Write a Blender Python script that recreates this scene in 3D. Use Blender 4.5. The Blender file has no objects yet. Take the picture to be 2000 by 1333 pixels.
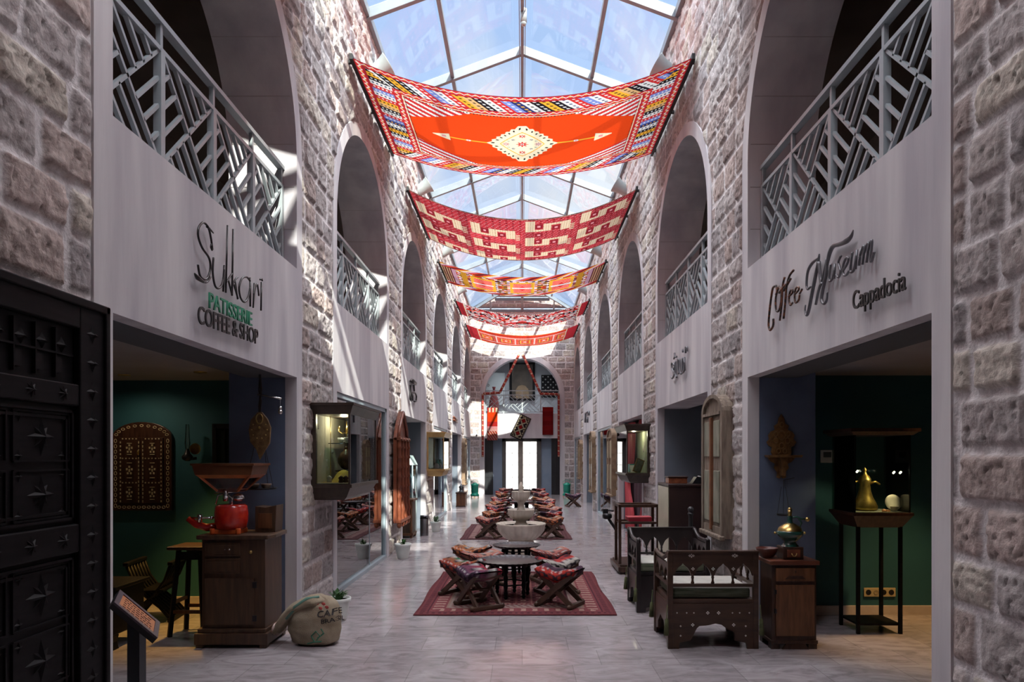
import bpy, math, random
import numpy as np
from mathutils import Matrix, Vector
PI = math.pi
S = bpy.context.scene
COL = S.collection
R = math.radians

# ---------------------------------------------------------------- camera, sky, sun, exposure
cd = bpy.data.cameras.new('camera')
cam = bpy.data.objects.new('camera', cd)
COL.objects.link(cam)
cam.location = (0, 0, 1.6)
cam.rotation_euler = (PI / 2, 0, 0)
cd.sensor_width = 36.0
cd.lens = 24.12
cd.shift_x = -0.010
cd.shift_y = 0.11275
cd.clip_end = 300
S.camera = cam

SUN = 11.0
SKY = 1.45
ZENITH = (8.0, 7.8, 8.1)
EXPOSURE = 0.18
S.view_settings.view_transform = 'Standard'
S.view_settings.look = 'None'
S.view_settings.gamma = 1
S.view_settings.use_curve_mapping = False
S.view_settings.exposure = EXPOSURE
S.render.film_transparent = False
try:
    S.cycles.max_bounces = 10
    S.cycles.diffuse_bounces = 6
    S.cycles.transparent_max_bounces = 16
    S.cycles.sample_clamp_indirect = 6.0
    S.cycles.use_denoising = True
    S.cycles.caustics_reflective = False
    S.cycles.caustics_refractive = False
except Exception:
    pass

W = bpy.data.worlds.new('sky')
S.world = W
W.use_nodes = True
nt = W.node_tree
nt.nodes.clear()
def wn(t): return nt.nodes.new(t)
out = wn('ShaderNodeOutputWorld'); bg = wn('ShaderNodeBackground')
tc = wn('ShaderNodeTexCoord'); mp = wn('ShaderNodeMapping'); no = wn('ShaderNodeTexNoise')
mp.inputs['Scale'].default_value = (2.4, 1.3, 2.0)
mp.inputs['Rotation'].default_value = (0.2, 0.5, 0.6)
no.inputs['Scale'].default_value = 2.6; no.inputs['Detail'].default_value = 5; no.inputs['Roughness'].default_value = 0.45
rp = wn('ShaderNodeValToRGB')
rp.color_ramp.elements[0].position = 0.40; rp.color_ramp.elements[0].color = (0.33, 0.44, 0.66, 1)
rp.color_ramp.elements[1].position = 0.62; rp.color_ramp.elements[1].color = (0.62, 0.63, 0.67, 1)
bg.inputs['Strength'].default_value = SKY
nt.links.new(tc.outputs['Generated'], mp.inputs['Vector']); nt.links.new(mp.outputs['Vector'], no.inputs['Vector'])
nt.links.new(no.outputs['Fac'], rp.inputs['Fac'])
# overhead sky raised, out of view, to light the hall; blue sky lower down
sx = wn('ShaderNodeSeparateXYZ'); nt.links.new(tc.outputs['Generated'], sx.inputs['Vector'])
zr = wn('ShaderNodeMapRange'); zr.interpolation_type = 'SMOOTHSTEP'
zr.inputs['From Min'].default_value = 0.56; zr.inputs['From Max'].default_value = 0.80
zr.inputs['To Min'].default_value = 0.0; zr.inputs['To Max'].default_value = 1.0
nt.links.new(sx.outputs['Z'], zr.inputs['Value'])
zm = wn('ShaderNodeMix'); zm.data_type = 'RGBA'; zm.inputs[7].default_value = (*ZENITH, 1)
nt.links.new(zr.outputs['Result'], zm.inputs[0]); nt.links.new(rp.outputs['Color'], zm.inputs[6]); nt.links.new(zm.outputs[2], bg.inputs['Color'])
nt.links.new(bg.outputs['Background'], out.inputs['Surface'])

sl = bpy.data.lights.new('sun', 'SUN'); sl.energy = SUN; sl.angle = R(0.55); sl.color = (1.0, 0.93, 0.80)
sun = bpy.data.objects.new('sun', sl); COL.objects.link(sun)
sun.rotation_euler = Vector((-0.48, 1.40, -1.0)).to_track_quat('-Z', 'Y').to_euler()
sun.location = (6, -14, 18)

# ---------------------------------------------------------------- helpers
class MB:
    """collects shapes; build() links them as one mesh object"""
    def __init__(s, M=None):
        s.v = []; s.f = []; s.mi = []; s.M = M or Matrix(); s.cur = 0; s.sm = []
        s.smooth = False
    def add(s, vs, fs, M=None):
        b = len(s.v); T = s.M @ M if M is not None else s.M
        s.v += [tuple(T @ Vector(v)) for v in vs]
        for f in fs:
            s.f.append(tuple(b + i for i in f)); s.mi.append(s.cur); s.sm.append(s.smooth)
        return s
    def box(s, x0, x1, y0, y1, z0, z1, M=None):
        return s.add([(x0,y0,z0),(x1,y0,z0),(x1,y1,z0),(x0,y1,z0),(x0,y0,z1),(x1,y0,z1),(x1,y1,z1),(x0,y1,z1)],
                     [(0,3,2,1),(4,5,6,7),(0,1,5,4),(1,2,6,5),(2,3,7,6),(3,0,4,7)], M)
    def cbox(s, c, d, M=None):
        return s.box(c[0]-d[0]/2, c[0]+d[0]/2, c[1]-d[1]/2, c[1]+d[1]/2, c[2]-d[2]/2, c[2]+d[2]/2, M)
    def bar(s, p0, p1, w, h, up=(0,0,1)):
        """rectangular bar from p0 to p1, w across, h along up"""
        p0 = Vector(p0); p1 = Vector(p1); d = (p1 - p0).normalized(); u = Vector(up)
        a = d.cross(u)
        if a.length < 1e-4: a = d.cross(Vector((1,0,0)))
        a.normalize(); u = a.cross(d).normalized()
        vs = []
        for p in (p0, p1):
            for i, j in ((-1,-1),(1,-1),(1,1),(-1,1)):
                vs.append(tuple(p + a*(i*w/2) + u*(j*h/2)))
        return s.add(vs, [(0,1,2,3),(7,6,5,4),(0,4,5,1),(1,5,6,2),(2,6,7,3),(3,7,4,0)])
    def cyl(s, p0, p1, r0, r1=None, n=12, cap=True):
        r1 = r0 if r1 is None else r1
        return s.tube([p0, p1], [r0, r1], n, cap)
    def tube(s, path, r, n=8, cap=True, closed=False):
        P = [Vector(p) for p in path]; k = len(P)
        rr = r if isinstance(r, (list, tuple)) else [r]*k
        vs = []; prev = None
        for i in range(k):
            if closed: d = P[(i+1) % k] - P[i-1]
            else: d = P[min(i+1, k-1)] - P[max(i-1, 0)]
            if d.length < 1e-9: d = Vector((0,0,1))
            d.normalize()
            if prev is None:
                a = d.cross(Vector((0,0,1)))
                if a.length < 1e-3: a = d.cross(Vector((0,1,0)))
            else:
                a = prev - d*prev.dot(d)
                if a.length < 1e-6: a = d.cross(Vector((0,0,1)))
            a.normalize(); prev = a; b = d.cross(a)
            for j in range(n):
                t = 2*PI*j/n
                vs.append(tuple(P[i] + (a*math.cos(t) + b*math.sin(t))*rr[i]))
        fs = []
        for i in range(k if closed else k-1):
            i2 = (i+1) % k
            for j in range(n):
                j2 = (j+1) % n
                fs.append((i*n+j, i*n+j2, i2*n+j2, i2*n+j))
        if cap and not closed:
            fs.append(tuple(range(n-1, -1, -1))); fs.append(tuple((k-1)*n+j for j in range(n)))
        o = s.smooth; s.smooth = n > 5; s.add(vs, fs); s.smooth = o
        return s
    def lathe(s, prof, n=24, c=(0,0,0), mod=None, a0=0, a1=2*PI):
        full = abs(a1-a0-2*PI) < 1e-6
        m = n if full else n+1
        vs = []
        for i, (r, z) in enumerate(prof):
            for j in range(m):
                t = a0 + (a1-a0)*j/n
                q = r*(mod(t, i) if mod else 1)
                vs.append((c[0]+q*math.cos(t), c[1]+q*math.sin(t), c[2]+z))
        fs = []
        for i in range(len(prof)-1):
            for j in range(n):
                j2 = (j+1) % m
                fs.append((i*m+j, i*m+j2, (i+1)*m+j2, (i+1)*m+j))
        o = s.smooth; s.smooth = True; s.add(vs, fs); s.smooth = o
        if full:
            if prof[0][0] > 1e-5: s.add(vs[:m], [tuple(range(m-1,-1,-1))])
            if prof[-1][0] > 1e-5: s.add(vs[-m:], [tuple(range(m))])
        return s
    def sphere(s, c, r, n=12, sc=(1,1,1)):
        k = max(4, n//2)
        b = MB(); b.lathe([(max(1e-6, r*math.sin(PI*i/k)), -r*math.cos(PI*i/k)) for i in range(k+1)], n)
        o = s.smooth; s.smooth = True
        s.add([(c[0]+v[0]*sc[0], c[1]+v[1]*sc[1], c[2]+v[2]*sc[2]) for v in b.v], b.f)
        s.smooth = o
        return s
    def prism(s, poly, t0, t1, plane='xz', M=None):
        """extrude a 2-D outline; plane names its two axes, t0..t1 runs on the third"""
        def P(a, b, t):
            return {'xz': (a, t, b), 'yz': (t, a, b), 'xy': (a, b, t)}[plane]
        n = len(poly)
        vs = [P(a, b, t0) for a, b in poly] + [P(a, b, t1) for a, b in poly]
        fs = [tuple(range(n)), tuple(range(2*n-1, n-1, -1))] + [(i, i+n, (i+1) % n + n, (i+1) % n) for i in range(n)]
        return s.add(vs, fs, M)
    def strip(s, A, B, closed=False):
        n = len(A); vs = list(A) + list(B)
        fs = [(i, (i+1) % n, (i+1) % n + n, i+n) for i in range(n if closed else n-1)]
        return s.add(vs, fs)
    def build(s, name, mat, parent=None, bevel=0, loc=None, subsurf=0, recalc=True, attr=None):
        me = bpy.data.meshes.new(name)
        me.from_pydata(s.v, [], s.f)
        for m in (mat if isinstance(mat, (list, tuple)) else [mat]): me.materials.append(m)
        if len(me.polygons) == len(s.mi):
            me.polygons.foreach_set('material_index', s.mi)
            me.polygons.foreach_set('use_smooth', s.sm)
        if recalc:
            import bmesh
            bm = bmesh.new(); bm.from_mesh(me); bmesh.ops.recalc_face_normals(bm, faces=bm.faces); bm.to_mesh(me); bm.free()
        me.update()
        o = bpy.data.objects.new(name, me); COL.objects.link(o)
        if parent: o.parent = parent
        if loc: o.location = loc
        if bevel:
            b = o.modifiers.new('bevel', 'BEVEL'); b.width = bevel; b.segments = 2; b.limit_method = 'ANGLE'; b.angle_limit = R(40)
        if subsurf:
            b = o.modifiers.new('sub', 'SUBSURF'); b.levels = subsurf; b.render_levels = subsurf
        return o

def thing(name, label, cat, loc=(0,0,0), rz=0, group=None, rot=None):
    o = bpy.data.objects.new(name, None); COL.objects.link(o)
    o.empty_display_size = 0.1
    o.location = loc; o.rotation_euler = rot or (0, 0, rz)
    o['label'] = label; o['category'] = cat
    if group: o['group'] = group
    return o
def tag(o, label, cat, group=None, kind=None):
    if label: o['label'] = label
    if cat: o['category'] = cat
    if group: o['group'] = group
    if kind: o['kind'] = kind
    return o
def struct(o, label=None):
    o['kind'] = 'structure'
    if label: o['label'] = label
    return o
def copy_tree(o, parent=None):
    c = o.copy(); COL.objects.link(c)
    if parent: c.parent = parent
    for ch in list(o.children): copy_tree(ch, c)
    return c
def at_px(px, py, d):
    """the point the photograph shows at (px, py) if it lies d metres down the hall"""
    return ((px-1020)*d/1340.0, d, 1.6+(892-py)*d/1340.0)

# ---------------------------------------------------------------- materials
MATS = {}
def nodes(m):
    m.use_nodes = True; t = m.node_tree
    return t, t.nodes, t.links, t.nodes['Principled BSDF']
def pm(name, c1, c2=None, scale=6.0, rough=0.6, metal=0.0, bump=0.0, stretch=(1,1,1), detail=4, spec=0.5, bscale=None, lo=.35, hi=.65, rvar=0.0, emit=None, coat=0):
    if name in MATS: return MATS[name]
    m = bpy.data.materials.new(name); t, N, L, P = nodes(m)
    P.inputs['Base Color'].default_value = (*c1, 1); P.inputs['Roughness'].default_value = rough; P.inputs['Metallic'].default_value = metal
    P.inputs['Specular IOR Level'].default_value = spec
    P.inputs['Coat Weight'].default_value = coat
    if emit:
        P.inputs['Emission Color'].default_value = (*emit[0], 1); P.inputs['Emission Strength'].default_value = emit[1]
    tc = N.new('ShaderNodeTexCoord'); mp = N.new('ShaderNodeMapping'); mp.inputs['Scale'].default_value = stretch
    L.new(tc.outputs['Object'], mp.inputs['Vector'])
    if c2 or bump or rvar:
        no = N.new('ShaderNodeTexNoise'); no.inputs['Scale'].default_value = scale; no.inputs['Detail'].default_value = detail
        L.new(mp.outputs['Vector'], no.inputs['Vector'])
    if c2:
        r = N.new('ShaderNodeValToRGB'); r.color_ramp.elements[0].position = lo; r.color_ramp.elements[1].position = hi
        r.color_ramp.elements[0].color = (*c1, 1); r.color_ramp.elements[1].color = (*c2, 1)
        L.new(no.outputs['Fac'], r.inputs['Fac']); L.new(r.outputs['Color'], P.inputs['Base Color'])
    if rvar:
        mr = N.new('ShaderNodeMapRange'); mr.inputs['To Min'].default_value = rough-rvar; mr.inputs['To Max'].default_value = rough+rvar
        L.new(no.outputs['Fac'], mr.inputs['Value']); L.new(mr.outputs['Result'], P.inputs['Roughness'])
    if bump:
        nb = N.new('ShaderNodeTexNoise'); nb.inputs['Scale'].default_value = bscale or scale*4; nb.inputs['Detail'].default_value = 3
        L.new(mp.outputs['Vector'], nb.inputs['Vector'])
        b = N.new('ShaderNodeBump'); b.inputs['Strength'].default_value = bump; b.inputs['Distance'].default_value = 0.01
        L.new(nb.outputs['Fac'], b.inputs['Height']); L.new(b.outputs['Normal'], P.inputs['Normal'])
    MATS[name] = m
    return m
def glass(name, tint=(0.92,0.96,0.97), ior=1.5, rough=0.0, boost=1.0, base=0.0):
    """a thin pane: lets light straight through, mirrors by Fresnel"""
    if name in MATS: return MATS[name]
    m = bpy.data.materials.new(name); t, N, L, P = nodes(m)
    N.remove(P); o = N['Material Output']
    tr = N.new('ShaderNodeBsdfTransparent'); gl = N.new('ShaderNodeBsdfGlossy'); mx = N.new('ShaderNodeMixShader'); fr = N.new('ShaderNodeFresnel')
    tr.inputs['Color'].default_value = (*tint, 1); gl.inputs['Roughness'].default_value = rough; fr.inputs['IOR'].default_value = ior
    ma = N.new('ShaderNodeMath'); ma.operation = 'MULTIPLY_ADD'; ma.inputs[1].default_value = boost; ma.inputs[2].default_value = base; ma.use_clamp = True
    L.new(fr.outputs['Fac'], ma.inputs[0]); L.new(ma.outputs[0], mx.inputs['Fac'])
    L.new(tr.outputs['BSDF'], mx.inputs[1]); L.new(gl.outputs['BSDF'], mx.inputs[2]); L.new(mx.outputs['Shader'], o.inputs['Surface'])
    MATS[name] = m
    return m
def attr_mat(name, rough=0.8, spec=0.3, mulscale=30, mulamt=0.25, bump=0.2, bscale=90, trans=0.0, sheen=0.0, tscale=1.0, bdist=0.01):
    """colour from the mesh's own colour attribute (weave, stone), roughened by noise"""
    if name in MATS: return MATS[name]
    m = bpy.data.materials.new(name); t, N, L, P = nodes(m)
    a = N.new('ShaderNodeAttribute'); a.attribute_name = 'tone'
    tc = N.new('ShaderNodeTexCoord'); no = N.new('ShaderNodeTexNoise'); no.inputs['Scale'].default_value = mulscale; no.inputs['Detail'].default_value = 6
    no.inputs['Roughness'].default_value = 0.6
    L.new(tc.outputs['Object'], no.inputs['Vector'])
    mr = N.new('ShaderNodeMapRange'); mr.inputs['From Min'].default_value = 0.25; mr.inputs['From Max'].default_value = 0.75
    mr.inputs['To Min'].default_value = 1-mulamt; mr.inputs['To Max'].default_value = 1+mulamt
    L.new(no.outputs['Fac'], mr.inputs['Value'])
    vm = N.new('ShaderNodeVectorMath'); vm.operation = 'SCALE'
    L.new(a.outputs['Color'], vm.inputs[0]); L.new(mr.outputs['Result'], vm.inputs['Scale'])
    L.new(vm.outputs['Vector'], P.inputs['Base Color'])
    P.inputs['Roughness'].default_value = rough; P.inputs['Specular IOR Level'].default_value = spec
    if bump:
        nb = N.new('ShaderNodeTexNoise'); nb.inputs['Scale'].default_value = bscale; nb.inputs['Detail'].default_value = 4
        L.new(tc.outputs['Object'], nb.inputs['Vector'])
        b = N.new('ShaderNodeBump'); b.inputs['Strength'].default_value = bump; b.inputs['Distance'].default_value = bdist
        L.new(nb.outputs['Fac'], b.inputs['Height']); L.new(b.outputs['Normal'], P.inputs['Normal'])
    if trans:
        tl = N.new('ShaderNodeBsdfTranslucent'); mx = N.new('ShaderNodeMixShader'); mx.inputs['Fac'].default_value = trans
        g = N.new('ShaderNodeVectorMath'); g.operation = 'SCALE'; g.inputs['Scale'].default_value = tscale
        L.new(vm.outputs['Vector'], g.inputs[0]); L.new(g.outputs['Vector'], tl.inputs['Color'])
        L.new(P.outputs['BSDF'], mx.inputs[1]); L.new(tl.outputs['BSDF'], mx.inputs[2])
        L.new(mx.outputs['Shader'], N['Material Output'].inputs['Surface'])
    MATS[name] = m
    return m

plaster = pm('plaster', (0.44,0.422,0.455), (0.61,0.592,0.60), scale=3.0, rough=0.85, bump=0.12, bscale=40, stretch=(1,1.3,0.16), spec=0.25)
blue_wall = pm('blue_wall', (0.085,0.115,0.185), (0.11,0.145,0.225), scale=3, rough=0.8)
teal_wall = pm('teal_wall', (0.010,0.075,0.098), (0.014,0.092,0.118), scale=2, rough=0.75)
grey_room = pm('room_grey', (0.13,0.16,0.20), (0.16,0.19,0.23), scale=2, rough=0.8)
gallery_paint = pm('gallery_paint', (0.16,0.13,0.11), (0.20,0.165,0.14), scale=2, rough=0.9)
ceil_paint = pm('ceiling_paint', (0.26,0.24,0.23), (0.30,0.28,0.27), scale=2, rough=0.9)
steel_paint = pm('grey_blue_paint', (0.27,0.34,0.38), (0.31,0.38,0.42), scale=4, rough=0.35, spec=0.5)
rail_paint = pm('railing_paint', (0.30,0.345,0.365), (0.35,0.395,0.415), scale=5, rough=0.4)
dark_metal = pm('dark_metal', (0.025,0.025,0.028), rough=0.35, metal=0.6)
black_wood = pm('black_wood', (0.0035,0.003,0.004), (0.008,0.007,0.008), scale=8, rough=0.5, stretch=(1,1,6), spec=0.14)
dark_wood = pm('dark_wood', (0.026,0.010,0.006), (0.055,0.023,0.013), scale=5, rough=0.35, stretch=(6,6,1), bump=0.08)
mid_wood = pm('mid_wood', (0.085,0.032,0.013), (0.17,0.068,0.028), scale=4, rough=0.4, stretch=(7,7,1), bump=0.08)
brown_wood = pm('brown_wood', (0.042,0.021,0.011), (0.078,0.040,0.021), scale=4, rough=0.45, stretch=(8,8,0.8), bump=0.1)
red_wood = pm('red_wood', (0.11,0.028,0.014), (0.19,0.055,0.025), scale=5, rough=0.35, stretch=(6,6,1))
brass = pm('brass', (0.55,0.40,0.15), (0.40,0.27,0.09), scale=14, rough=0.3, metal=1.0)
chrome = pm('chrome', (0.65,0.65,0.66), rough=0.15, metal=1.0)
inlay = pm('pearl_inlay', (0.72,0.70,0.64), rough=0.3)
white_pot = pm('white_pot', (0.62,0.66,0.62), (0.70,0.73,0.69), scale=9, rough=0.35)
leaf_green = pm('leaf_green', (0.03,0.10,0.03), (0.07,0.18,0.05), scale=14, rough=0.5)
soil = pm('soil', (0.03,0.018,0.012), rough=0.9)

# ---------------------------------------------------------------- measures of the hall
HW = 2.15                      # half width
BAY0, PER = 5.04, 4.335        # first arch centre, spacing
BA, BB = 1.46, 1.62            # half opening, half opening + plaster border
ZS = 4.38                      # springing of the arches
LIN, FAS = 2.35, 3.38          # lintel underside, balcony sill
TOP, RIDGE = 7.63, 8.43
END = 28.4
BAYS = [BAY0 + PER*k for k in range(6)]
ROOF0, HIPY = -0.55, 26.4
LOWER_BLUE_END = {-1: 7.4, 1: 6.95}

# value noise
def _hash(ix, iy, seed):
    h = (ix.astype(np.int64)*374761393 + iy.astype(np.int64)*668265263 + seed*982451653) & 0x7fffffff
    h = ((h ^ (h >> 13))*1274126177) & 0x7fffffff
    return ((h ^ (h >> 16)) & 0xffff)/65535.0
def vnoise(x, y, seed=0):
    ix = np.floor(x); iy = np.floor(y); fx = x-ix; fy = y-iy
    fx = fx*fx*(3-2*fx); fy = fy*fy*(3-2*fy)
    a = _hash(ix, iy, seed); b = _hash(ix+1, iy, seed); c = _hash(ix, iy+1, seed); d = _hash(ix+1, iy+1, seed)
    return (a*(1-fx)+b*fx)*(1-fy) + (c*(1-fx)+d*fx)*fy
def fbm(x, y, seed=0, o=4):
    t = 0; a = 0.5; s = 0
    for i in range(o):
        t = t + a*vnoise(x*2**i, y*2**i, seed+i*17); s += a; a *= 0.55
    return t/s
def sstep(a, b, x):
    t = np.clip((x-a)/(b-a), 0, 1); return t*t*(3-2*t)

def masonry(Sg, Zg, seed, zmax, smin, smax, course=0.262, wid=(0.24, 0.50), prot=0.030, mort=0.0155):
    """height and colour of rough-faced coursed stone at wall positions (s, z)"""
    rng = random.Random(seed)
    zb = [0.0]
    while zb[-1] < zmax+0.3: zb.append(zb[-1] + course*rng.uniform(0.88, 1.12))
    zb = np.array(zb)
    Zw = Zg + 0.020*(fbm(Sg*1.7, Zg*0.9, seed+5, 2)-0.5)
    ci = np.clip(np.searchsorted(zb, Zw, side='right')-1, 0, len(zb)-2)
    z0 = zb[ci]; z1 = zb[ci+1]
    s0 = np.zeros_like(Sg); s1 = np.zeros_like(Sg); bid = np.zeros(Sg.shape, dtype=np.int64)
    Sw = Sg + 0.022*(fbm(Sg*1.3+7, Zg*3.1, seed+9, 2)-0.5)
    for c in range(len(zb)-1):
        m = ci == c
        sb = [smin-0.6-rng.uniform(0, 0.4)]
        while sb[-1] < smax+0.8: sb.append(sb[-1] + rng.uniform(*wid))
        if not m.any(): continue
        sb = np.array(sb)
        k = np.clip(np.searchsorted(sb, Sw[m], side='right')-1, 0, len(sb)-2)
        s0[m] = sb[k]; s1[m] = sb[k+1]; bid[m] = k + c*1000
    hx = (s1-s0)/2; hz = (z1-z0)/2
    qx = np.abs(Sw-(s0+s1)/2); qz = np.abs(Zw-(z0+z1)/2)
    rr = 0.035
    ax = np.maximum(qx-(hx-rr), 0); az = np.maximum(qz-(hz-rr), 0)
    d = rr - np.sqrt(ax*ax+az*az)
    d = np.minimum(d, np.minimum(hx-qx, hz-qz) + 0)
    d = d - mort - 0.014*(fbm(Sg*22, Zg*22, seed+31, 3)-0.4)
    r1 = _hash(bid, bid*0+3, seed); r2 = _hash(bid, bid*0+11, seed); r3 = _hash(bid, bid*0+23, seed)
    mask = sstep(0.0, 0.010, d)
    body = sstep(0.0, 0.020, d)
    rough = fbm(Sg*9, Zg*9, seed+50, 5)
    pit = sstep(0.60, 0.80, fbm(Sg*34, Zg*34, seed+77, 3))
    tilt = ((Sw-(s0+s1)/2)*(r2-0.5) + (Zw-(z0+z1)/2)*(r3-0.5))*0.08
    h = body*(prot*(0.45+0.5*r1) + (rough-0.5)*0.034 + (fbm(Sg*26, Zg*26, seed+61, 3)-0.5)*0.016 + tilt - pit*0.012) + (1-mask)*(fbm(Sg*15, Zg*15, seed+90, 3)-0.5)*0.008
    pal = np.array([(0.43,0.39,0.38),(0.47,0.39,0.36),(0.54,0.49,0.43),(0.37,0.34,0.34),(0.50,0.45,0.43),(0.40,0.33,0.31),(0.49,0.45,0.44)])
    idx = np.minimum((r2*len(pal)).astype(int), len(pal)-1)
    colr = pal[idx]*(0.80+0.26*r3)[..., None]
    stain = fbm(Sg*2.3, Zg*1.4, seed+101, 4)
    colr = colr*(0.82+0.30*stain)[..., None]*(1-0.45*pit)[..., None]
    mc = np.array((0.62,0.59,0.59))*(0.88+0.24*fbm(Sg*5, Zg*5, seed+7, 3))[..., None]
    col = colr*mask[..., None] + mc*(1-mask)[..., None]
    return h, col

def grid_obj(name, P, keep, col, mat, parent=None, smooth=True, flip=False):
    """P: (n, m, 3) points; keep: (n-1, m-1) bool; col: (n, m, 3)"""
    n, m = P.shape[:2]
    idx = np.arange(n*m).reshape(n, m)
    q = np.stack([idx[:-1,:-1], idx[1:,:-1], idx[1:,1:], idx[:-1,1:]], -1)[keep]
    if flip: q = q[:, ::-1]
    used = np.unique(q); remap = np.full(n*m, -1); remap[used] = np.arange(len(used))
    q = remap[q]; V = P.reshape(-1, 3)[used]
    me = bpy.data.meshes.new(name)
    me.vertices.add(len(V)); me.vertices.foreach_set('co', V.astype(np.float32).ravel())
    me.loops.add(q.size); me.loops.foreach_set('vertex_index', q.astype(np.int32).ravel())
    me.polygons.add(len(q)); me.polygons.foreach_set('loop_start', np.arange(0, q.size, 4, dtype=np.int32))
    me.polygons.foreach_set('use_smooth', np.full(len(q), smooth))
    me.update(calc_edges=True)
    if col is not None:
        C = col.reshape(-1, 3)[used]
        a = me.color_attributes.new('tone', 'FLOAT_COLOR', 'POINT')
        a.data.foreach_set('color', np.concatenate([C, np.ones((len(C), 1))], 1).astype(np.float32).ravel())
    me.materials.append(mat)
    me.validate()
    o = bpy.data.objects.new(name, me); COL.objects.link(o)
    if parent: o.parent = parent
    return o

stone = attr_mat('stone', rough=0.9, spec=0.2, mulscale=24, mulamt=0.30, bump=0.5, bscale=60, bdist=0.012)

def spaced(parts):
    o = []
    for a, b, st in parts:
        k = max(1, int(round((b-a)/st))); o += list(np.linspace(a, b, k, endpoint=False))
    o.append(parts[-1][1]); return np.array(o)

def side_wall(sg, seed):
    name = 'wall_left' if sg < 0 else 'wall_right'
    s = spaced([(-1.5,2.6,0.06),(2.6,3.5,0.011),(3.5,6.6,0.05),(6.6,8.0,0.013),(8.0,10.9,0.024),(10.9,12.4,0.02),(12.4,15.2,0.035),(15.2,16.7,0.025),(16.7,19.5,0.05),(19.5,21.1,0.035),(21.1,23.8,0.06),(23.8,25.4,0.045),(25.4,END,0.06)])
    z = spaced([(0,5.6,0.0145),(5.6,TOP,0.02)])
    Sg, Zg = np.meshgrid(s, z, indexing='ij')
    h, col = masonry(Sg, Zg, seed, TOP, -1.5, END)
    # distance outside the nearest plaster opening outline
    D = np.full(Sg.shape, 9.0)
    for c in BAYS:
        dx = np.abs(Sg-c)
        d = np.where(Zg < ZS, dx-BB, np.sqrt(dx**2+np.maximum(Zg-ZS, 0)**2)-BB)
        D = np.minimum(D, d)
    h = h*sstep(-0.01, 0.045, D)
    P = np.stack([sg*(HW-h), Sg, Zg], -1)
    Dc = (D[:-1,:-1]+D[1:,1:])/2
    keep = Dc > -0.05
    return struct(grid_obj(name, P, keep, col, stone, flip=(sg > 0)))
wl = side_wall(-1, 11); wr = side_wall(1, 23)

def end_wall():
    x = spaced([(-2.2,2.2,0.022)]); z = spaced([(0,TOP,0.02)])
    X, Z = np.meshgrid(x, z, indexing='ij')
    h, col = masonry(X, Z, 41, TOP, -2.2, 2.2, course=0.25, wid=(0.3,0.6), prot=0.022)
    EA, EZ = 1.56, 4.10
    dx = np.abs(X)
    D = np.where(Z < EZ, dx-EA-0.19, np.sqrt(dx**2+np.maximum(Z-EZ,0)**2)-EA-0.19)
    h = h*sstep(-0.01, 0.05, D)
    P = np.stack([X, END-h, Z], -1)
    Dc = (D[:-1,:-1]+D[1:,1:])/2
    return struct(grid_obj('wall_back', P, Dc > -0.05, col, stone))
we = end_wall()

# ---------------------------------------------------------------- plaster arches, one per bay and side
def arc_pts(c, r, z, n=40):
    return [(c + r*math.cos(PI - PI*i/n), z + r*math.sin(PI*i/n)) for i in range(n+1)]

def arch_mesh(c, sg, a, b, zs, x_front, x_back_up, x_back_low, sill, lin, M=None, jamb=0.11, reveal_floor=True):
    """arch border and reveal above the sill, apron below it, jambs beside the lower opening.
       local: t runs across the opening, depth x_front..x_back; returned in 'yz' plane mirrored by sg"""
    mb = MB(M)
    out_ = [(c-b, sill)] + arc_pts(c, b, zs) + [(c+b, sill)]
    inn = [(c-a, sill)] + arc_pts(c, a, zs) + [(c+a, sill)]
    X = lambda x: sg*x
    F_out = [(X(x_front), p, q) for p, q in out_]; F_in = [(X(x_front), p, q) for p, q in inn]
    B_in = [(X(x_back_up), p, q) for p, q in inn]; B_out = [(X(x_front+0.08), p, q) for p, q in out_]
    mb.strip(F_out, F_in); mb.smooth = False
    mb.strip(F_in, B_in); mb.strip(B_out, F_out)
    mb.box(min(X(x_front), X(x_back_low)), max(X(x_front), X(x_back_low)), c-b, c+b, lin, sill)
    for e in (-1, 1):
        lo, hi = sorted((c+e*a, c+e*b))
        mb.box(min(X(x_front), X(x_front+jamb)), max(X(x_front), X(x_front+jamb)), lo, hi, 0, lin)
        lo, hi = sorted((c+e*a, c+e*(a+0.03)))
    return mb
n_trim = 0
plaster_lines = pm('plaster_courses', (0.54,0.51,0.50), (0.62,0.585,0.575), scale=2, rough=0.85, bump=0.1)
for sg in (-1, 1):
    for k, c in enumerate(BAYS):
        n_trim += 1
        mb = arch_mesh(c, sg, BA, BB, ZS, HW-0.014, HW+0.63, HW+0.46, FAS, LIN)
        struct(mb.build('trim_%d' % n_trim, plaster))
# coursed plaster joints cut in the reveals show as thin raised lines
for sg in (-1, 1):
    mb = MB()
    for k, c in enumerate(BAYS[:4]):
        for z in np.arange(3.75, 5.8, 0.40):
            t = BA if z < ZS else math.sqrt(max(0, BA**2-(z-ZS)**2))
            if t < 0.3: continue
            for e in (-1, 1):
                if sg*0 == 0:
                    x0, x1 = sorted((sg*(HW+0.01), sg*(HW+0.63)))
                    y = c+e*t
                    mb.box(x0, x1, min(y, y-e*0.004), max(y, y-e*0.004), z, z+0.006)
    struct(mb.build('trim_%d' % (n_trim+1), pm('joint', (0.36,0.33,0.32), rough=0.9))); n_trim += 1

# end arch
Mend = Matrix(((0,1,0,0),(1,0,0,0),(0,0,1,0),(0,0,0,1)))   # (x,y,z) -> (y,x,z)
mb = arch_mesh(0, 1, 1.56, 1.76, 4.10, END-0.012, END+0.5, END+0.3, FAS, LIN, M=Mend)
struct(mb.build('trim_20', plaster))

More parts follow.
